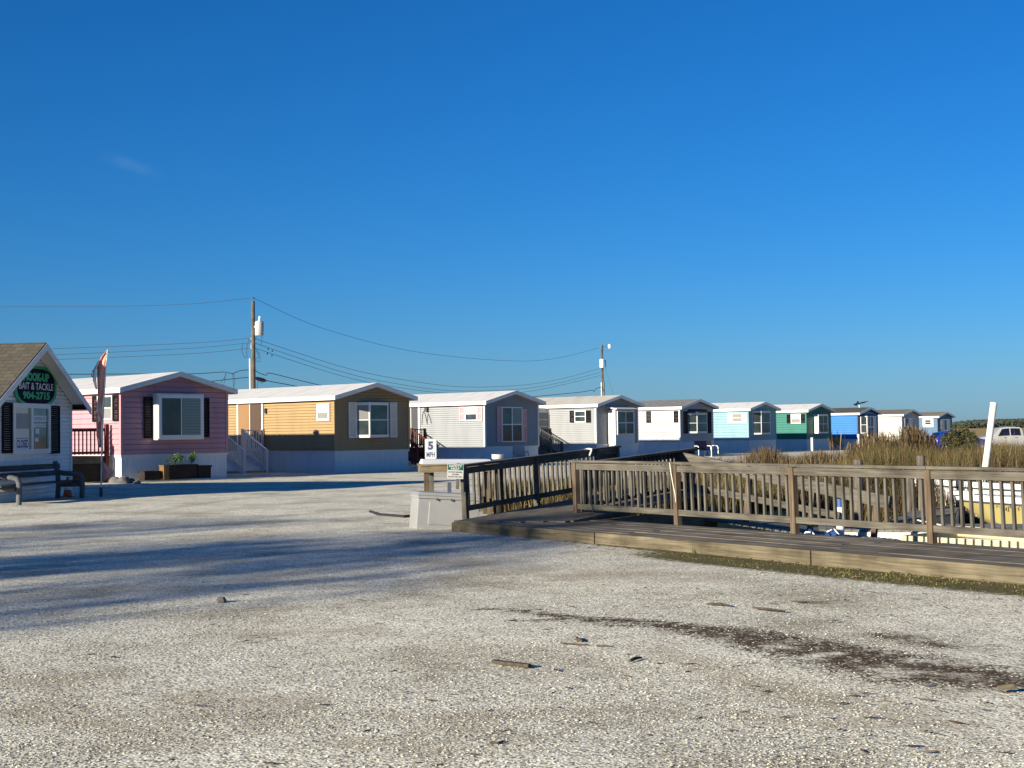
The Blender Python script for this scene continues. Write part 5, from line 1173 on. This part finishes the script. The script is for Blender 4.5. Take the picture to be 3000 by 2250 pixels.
# SAFETY FIRST sign on the ramp's first post
sf = D(1334, 1381, 23.75); sfr = thing('safety_sign', 'green and white safety notice fixed to the end of the ramp railing', 'sign', sf, R(4)); sfr.rotation_euler = (0, R(3.0), R(4))
MB().box(-.138, .138, -.006, 0, -.125, .125).build('panel', M['sign_white'], sfr); MB().box(-.130, .130, -.0085, -.0062, .022, .118).build('header', M['sign_green'], sfr)
mm = MB(Matrix.Translation((0, -.0105, 0))); letters(mm, [('SAFETY', 0, .091, .225, .044, .035), ('FIRST', 0, .044, .15, .036, .035)]); mm.build('lettering', M['sign_white'], sfr)
mm = MB(Matrix.Translation((0, -.008, 0))); letters(mm, [('NO UNACCOMPANIED', 0, -.012, .23, .024, .012), ('CHILDREN', 0, -.052, .12, .024, .012), ('BEYOND THIS POINT', 0, -.092, .23, .024, .012)]); mm.build('lettering', M['ink_black'], sfr)
MB().box(.02, .075, .001, .04, -.30, .14).build('mount_strip', M['wood_z'], sfr)
# ropes and hoses
def rope(name, label, pts, r, mat='rope', grp='ropes and hoses on the railings'):
    o = MB().tube(pts, r, 7).build(name, M[mat], None, True); return tag(o, label, 'rope' if mat == 'rope' else 'hose', grp)
rope('tied_rope', 'white rope hanging from the long railing at its second post', [D(1959, 1356, 22.0), D(1962, 1357, 21.86), D(1965, 1380, 21.86), D(1970, 1410, 21.85), D(1978, 1450, 21.84), D(1981, 1478, 21.83)], .007)
rope('tied_rope', 'knotted white rope tied over the top of the ramp railing', [D(1712, 1318, 27.9), D(1724, 1315, 27.6), D(1733, 1316, 27.45), D(1731, 1325, 27.4), D(1727, 1334, 27.4), D(1725, 1342, 27.4)], .018)
rope('black_hose', 'thin black hose looped down the first post of the long railing', [D(1720, 1440, 23.7), D(1726, 1470, 23.6), D(1735, 1485, 23.6), D(1737, 1505, 23.6), D(1722, 1512, 23.6), D(1700, 1519, 23.5)], .008, 'cable')
rope('dock_rope', 'white mooring rope lying along the dock by the yellow boat', [D(2640, 1510, 25.6), D(2700, 1527, 25.4), D(2722, 1530, 25.3), D(2770, 1542, 25.2), D(2850, 1545, 25.2), D(2920, 1552, 25.2), D(3020, 1560, 25.2)], .013)
rope('garden_hose', 'dark hose lying on the gravel left of the dock box', [G(1085, 1499, .02), G(1110, 1508, .02), G(1150, 1511, .02), G(1186, 1514, .02), G(1210, 1512, .02)], .035, 'cable')

# ------------------------------------------------------------------ chairs
def chair(name, label, p, rz, seat, arm, w=.58):
    r = thing(name, label, 'chair', p, rz, 'outdoor chairs by the homes')
    MB().box(-w / 2, w / 2, -.25, .25, .38, .43).build('seat', seat, r); MB().hexa([(-w / 2, .22, .43), (w / 2, .22, .43), (w / 2, .27, .43), (-w / 2, .27, .43), (-w / 2 + .02, .36, .98), (w / 2 - .02, .36, .98), (w / 2 - .02, .40, .98), (-w / 2 + .02, .40, .98)]).build('backrest', seat, r)
    for sx_ in (-1, 1):
        x = sx_ * (w / 2 + .02)
        MB().tube([(x, -.26, 0), (x, -.27, .40), (x, -.26, .56), (x, -.20, .64), (x, .0, .67), (x, .28, .66)], .028, 8).build('arm', arm, r, True); MB().tube([(x, .30, 0), (x, .24, .4)], .022, 6).build('leg', seat, r)
    return r
def gz(v): return Vector((v.x, v.y, float(height(v.x, v.y))))
chair('garden_chair', 'dark chair with white arms standing before the white shingled home', gz(D(2060, 1330, 87)), R(20), M['navy'], M['white_vinyl'], .85)
chair('garden_chair', 'second chair with a white arm, half behind the dark chair', gz(D(2085, 1330, 88)), R(35), M['dark_gray'], M['white_vinyl'])
chair('garden_chair', 'gray chair in front of the pink shuttered home', gz(D(1525, 1345, 67)), R(15), M['gray_plastic'], M['gray_plastic'], .62)
chair('garden_chair', 'dark chair left of the post before the bright blue home', gz(D(2447, 1315, 110)), R(30), M['black'], M['black']); chair('garden_chair', 'dark chair beside the wall below the bright blue home', gz(D(2462, 1315, 110)), R(15), M['black'], M['black'])
for px, y0, y1, dp, lab in ((2378, 1283, 1322, 106, 'white marker post on the gravel in front of the teal green home'), (2514, 1273, 1318, 112, 'white marker post in front of the bright blue home')):
    a, b2 = D(px, y0, dp), D(px, y1, dp); q = thing('marker_post', lab, 'post', (a.x, a.y, float(height(a.x, a.y))), 0, 'white marker posts along the road'); MB().box(-.07, .07, -.07, .07, -.2, a.z - q.location.z).build('shaft', M['white'], q); MB().box(-.085, .085, -.085, .085, a.z - q.location.z, a.z - q.location.z + .03).build('cap', M['white'], q)

# ------------------------------------------------------------------ vehicles
def car(name, label, p, rz, prof, wid, bodym, glass_x, wheels, cat):
    """prof: (x, z_under, z_belt, z_top, half width at belt, half width at roof) from rear to front"""
    r = thing(name, label, cat, p, rz); ring = []
    for (x, zu, zb_, zt_, hb, ht) in prof: ring.append([(x, -hb * .92, zu), (x, -hb, zu + (zb_ - zu) * .5), (x, -hb * .97, zb_), (x, -ht, zt_), (x, ht, zt_), (x, hb * .97, zb_), (x, hb, zu + (zb_ - zu) * .5), (x, hb * .92, zu)])
    V = [q for k in ring for q in k]; n = len(ring); Fs = [(i * 8 + j, i * 8 + (j + 1) % 8, i * 8 + 8 + (j + 1) % 8, i * 8 + 8 + j) for i in range(n - 1) for j in range(8)] + [tuple(range(8)), tuple(range(n * 8 - 8, n * 8))[::-1]]
    body = MB().add(V, Fs).build('body', bodym, r, True, bevel=.03)
    def side(x, f):   # point on the cabin side between belt (0) and roof (1)
        for a, b2 in zip(prof[:-1], prof[1:]):
            if a[0] <= x <= b2[0]:
                t = (x - a[0]) / (b2[0] - a[0]); q = [a[k] + (b2[k] - a[k]) * t for k in range(6)]; return (q[4] * .97 + (q[5] - q[4] * .97) * f, q[2] + (q[3] - q[2]) * f)
    for (xa, xb, xc, xd) in glass_x:      # bottom xa..xb, top xc..xd
        for sg_ in (-1, 1):
            P = []
            for x, f in ((xa, .08), (xb, .08), (xd, .85), (xc, .85)): yy_, zz_ = side(x, f); P.append((x, sg_ * (yy_ + .012), zz_))
            P2 = [(q[0], q[1] - sg_ * .03, q[2]) for q in P]; MB().hexa(P + P2).build('side_window', M['car_glass'], r)
    for x in wheels:
        for sg_ in (-1, 1):
            m_ = Matrix.Translation((x, sg_ * (wid / 2 - .12), .33)) @ Matrix.Rotation(R(90), 4, 'X')
            w_ = MB(m_).lathe([(.20, -.1), (.31, -.11), (.33, -.07), (.33, .07), (.31, .11), (.20, .1)], 18).build('wheel', M['rubber'], r, True); MB(m_).lathe([(.0001, -.108), (.2, -.104), (.2, .104), (.0001, .108)], 14).build('rim', M['metal'], w_)
    return r
bp_ = gz(D(2812, 1290, 95)); bp_.z -= .08
bc_ = car('parked_car', 'blue hatchback parked behind the dark shrub', bp_, R(4), [(-1.95, .45, .80, .82, .70, .60), (-1.88, .28, .95, 1.02, .82, .66), (-1.55, .24, .98, 1.38, .86, .62), (-.8, .22, .96, 1.49, .88, .62), (.1, .22, .94, 1.47, .88, .62), (.55, .22, .93, 1.30, .88, .64), (1.05, .22, .92, .97, .87, .70), (1.7, .25, .80, .84, .84, .66), (1.98, .34, .66, .68, .74, .60)], 1.72, M['car_blue'], [(-1.45, -.85, -1.3, -.8), (-.75, -.05, -.7, -.05), (.03, .85, .03, .42)], (-1.25, 1.25), 'car')
for y_ in (-.66, .66): MB().box(-1.92, -1.80, y_ - .1, y_ + .1, .80, 1.0).build('tail_light', M['red_lamp'], bc_)
MB().hexa([(-1.86, -.6, 1.0), (-1.86, .6, 1.0), (-1.6, .55, 1.34), (-1.6, -.55, 1.34), (-1.9, -.6, 1.02), (-1.9, .6, 1.02), (-1.64, .55, 1.36), (-1.64, -.55, 1.36)]).build('rear_window', M['car_glass'], bc_)
tp_ = gz(D(2949, 1290, 113)); tp_.z -= .12
tk_ = car('pickup_truck', 'white crew cab pickup truck parked at the marsh edge on the far right', tp_, R(180), [(-2.9, .5, 1.05, 1.08, .88, .86), (-2.8, .4, 1.08, 1.10, .93, .90), (-1.05, .38, 1.08, 1.10, .93, .90), (-1.0, .38, 1.08, 1.62, .93, .74), (-.8, .38, 1.08, 1.80, .94, .73), (.2, .38, 1.08, 1.84, .94, .73), (.75, .38, 1.06, 1.74, .94, .74), (1.35, .38, 1.06, 1.12, .93, .82), (2.3, .4, .98, 1.02, .91, .80), (2.55, .5, .85, .88, .84, .74)], 1.9, M['car_white'], [(-.85, -.05, -.8, -.05), (.05, 1.0, .05, .62)], (-1.9, 1.75), 'truck')
MB().box(-1.6, .8, -.98, -.94, .52, .56).build('side_step', M['dark_gray'], tk_)
b_ = MB()
for x in (-.55, .35): b_.box(x, x + .18, .925, .95, .96, 1.0)
b_.build('door_handle', M['dark_gray'], tk_)

# ------------------------------------------------------------------ shrub, weeds, far woodland, trees that shade the lot
def shrub(px, py, y, hgt, wid, n, label):
    c = gz(D(px, py, y)); r = thing('shrub', label, 'shrub', c); st = MB(); lf = MB()
    for i in range(16):
        a = random.uniform(0, 6.28); q = random.uniform(.2, 1) ** .7; tip = Vector((math.cos(a) * wid * q, math.sin(a) * wid * q * .8, hgt * random.uniform(.45, .92) * (1.15 - .45 * q)))
        st.tube([(0, 0, 0), tip * .5 + Vector((0, 0, .1)), tip], [.03, .018, .006], 5)
        leafball(lf, tip, wid * .34, hgt * .17, n // 16, .055)
        leafball(lf, tip * .62, wid * .26, hgt * .15, n // 40, .055)
    for i in range(14):
        a = random.uniform(0, 6.28); tip = Vector((math.cos(a) * wid * random.uniform(.2, 1.1), math.sin(a) * wid * .7, hgt * random.uniform(.6, 1.06))); st.tube([tip * .4, tip], [.012, .004], 4); leafball(lf, tip, .12, .12, 14, .045)
    st.build('stem', M['bark'], r); lf.build('foliage', M['leaf_dark'], r); return r
shrub(2806, 1310, 72, 1.75, .85, 3600, 'dark bushy evergreen shrub standing in front of the blue hatchback')
shrub(2842, 1316, 70, .95, .55, 1100, 'smaller dark shrub at the right foot of the evergreen shrub')
def weed(px, py, n, h0, rad, label):
    c = G(px, py); a = rng.normal(0, rad, n); b2 = rng.normal(0, rad * .5, n)
    tag(blades('weed_clump', c.x + a, c.y + b2, h0 * (.4 + .6 * rng.random(n)), .006 + .008 * rng.random(n), M['leaf_green'], label, .6, 'thing'), label, 'weed')
weed(2072, 1622, 190, .15, .08, 'green weed clump growing against the boardwalk edge timber')
n = 12000; tt = -1.5 + 8.5 * rng.random(n) ** 1.2; oo = -(rng.random(n) ** 1.3) * np.clip(1.45 - .19 * tt, .14, 1.6) - .06
gx_, gy_ = 5.34 - .582 * tt + .813 * oo, 14.6 + .813 * tt + .582 * oo
cl = clump(gx_, gy_, 5.0) > .40
blades('curb_turf', gx_[cl], gy_[cl], (.012 + .040 * rng.random(n) ** 2)[cl], (.004 + .005 * rng.random(n))[cl], M['turf'], 'thin patchy grass along the boardwalk edge', .9)
# far woodland on the horizon
lv = MB(); xs_ = []
V_, F_ = [], []
def woods(n):
    vs, o = [], 0; x = rng.uniform(-150, 1100, n); y = rng.uniform(1150, 1330, n)
    prof = 3.2 + 2.9 * (0.5 + 0.5 * np.sin(x * .011 + 2.4)) + 1.3 * np.sin(x * .031) + .6 * np.sin(x * .09)
    prof = prof * (1 - .45 * sstep(430, 520, x))
    z = rng.random(n) ** .8 * prof; s = .7 + 1.0 * rng.random(n)
    ang = rng.random((n, 3)) * 6.283; q = np.array([(-1, -.6, 0), (1, -.5, 0), (.8, .7, 0), (-.7, .8, 0)])
    P = np.zeros((n, 4, 3)); ca, sa = np.cos(ang[:, 0]), np.sin(ang[:, 0]); tb_ = .6 + .8 * np.abs(np.sin(ang[:, 1]))
    for k in range(4):
        P[:, k, 0] = x + s * (q[k, 0] * ca); P[:, k, 1] = y + s * q[k, 0] * sa; P[:, k, 2] = z + s * q[k, 1] * tb_ * .6 - .45
    o = np.arange(n) * 4
    bulk('far_woodland', P.reshape(-1, 3), [np.stack([o, o + 1, o + 2, o + 3], 1)], M['woodland'], 'stuff', 'low dark green woodland along the far marsh horizon')
woods(62000)
def tree(p, hgt, spread, n, label):
    r = thing('shade_tree', label, 'tree', p, random.uniform(0, 6), 'trees beside the lot'); t = MB(); lf = MB()
    t.tube([(0, 0, -.2), (.1, .05, hgt * .4), (.0, .1, hgt * .8), (.05, .05, hgt)], [.17, .13, .07, .02], 8)
    for i in range(22):
        z = hgt * random.uniform(.38, .97); a = random.uniform(0, 6.28); l = spread * random.uniform(.5, 1) * (1.1 - .5 * z / hgt); tip = Vector((math.cos(a) * l, math.sin(a) * l, z + l * .45))
        t.tube([(0.05, .05, z), tip * .5 + Vector((0, 0, z * .5 + .05)), tip], [.05, .03, .01], 5)
        for q in (.6, 1.0): leafball(lf, Vector((0, 0, z)).lerp(tip, q), spread * .60, spread * .45, n // 44, .13)
    t.build('trunk', M['bark'], r); lf.build('crown', M['leaf_dark'], r)
SU = Vector((-to_sun.x, -to_sun.y, 0)).normalized(); SPp = Vector((SU.y, -SU.x, 0))
for pc, uc, hg, spd, n in ((-12.8, -31, 11.8, 2.2, 1700), (-14.6, -29, 12.0, 2.2, 3200), (-16.2, -28, 12.3, 2.0, 4200), (-18.1, -31, 12.9, 2.2, 3000), (-20.4, -33, 12.8, 2.0, 1300), (-22.4, -33, 13.4, 1.8, 2600), (-24.3, -30, 12.6, 1.5, 1300)):
    q = SU * uc + SPp * pc * 1.0
    tree((q.x, q.y, 0), hg, spd, n, 'open crowned tree beside the lot, casting long soft shade')

# ------------------------------------------------------------------ single bits lying on the gravel
def stick(px0, py0, px1, py1, r, label, nm='fallen_twig', mat='bark', cat='twig', grp='twigs and bark on the gravel'):
    a, b2 = G(px0, py0, r + .008), G(px1, py1, r + .008); mid = (a + b2) / 2 + Vector((random.uniform(-.03, .03), random.uniform(-.05, .05), .005))
    return tag(MB().tube([a, mid, b2], [r * .8, r, r * .5], 6).build(nm, M[mat], None, True), label, cat, grp)
a, b2 = G(1446, 1938, .025), G(1552, 1950, .02); tag(MB().beam(a, b2, .045, .022).build('bark_strip', M['bark']), 'long flat brown bark strip lying in the middle foreground', 'bark')
o = MB().rock((0, 0, .02), .055, 7).build('dark_stone', M['stone'], None, True); q = G(648, 1766); o.location = (q.x, q.y, 0); tag(o, 'single dark stone on the pale gravel left of centre', 'stone')
q = G(2945, 2018, .03); tag(MB(Matrix.Translation(q) @ Matrix.Rotation(R(12), 4, 'Z')).hexa([(-.06, -.018, 0), (.06, -.02, 0), (.065, .02, .0), (-.05, .02, 0), (-.055, -.012, .02), (.05, -.015, .03), (.055, .012, .03), (-.045, .012, .02)]).build('driftwood_chip', M['wood_edge']), 'thick pale wood chip at the right edge of the foreground', 'wood chip')
for (x0, y0, x1, y1, r, lab) in ((1645, 1884, 1728, 1889, .008, 'thin dark twig right of the bark strip'), (1747, 1892, 1796, 1895, .008, 'short dark twig further right of the bark strip'), (1690, 1868, 1706, 1878, .014, 'small brown bark curl above the thin dark twig'), (2320, 1761, 2425, 1764, .008, 'straight pale stalk on the gravel near the boardwalk turf'), (2205, 1780, 2300, 1790, .012, 'brown leafy twig on the gravel below the weed clump'), (2070, 1769, 2145, 1775, .011, 'curved brown twig left of the brown leafy twig'), (1435, 2176, 1480, 2171, .007, 'thin straw stalk at the bottom centre'), (1845, 1936, 1880, 1926, .013, 'dark curled bark piece right of centre')):
    stick(x0, y0, x1, y1, r, lab)
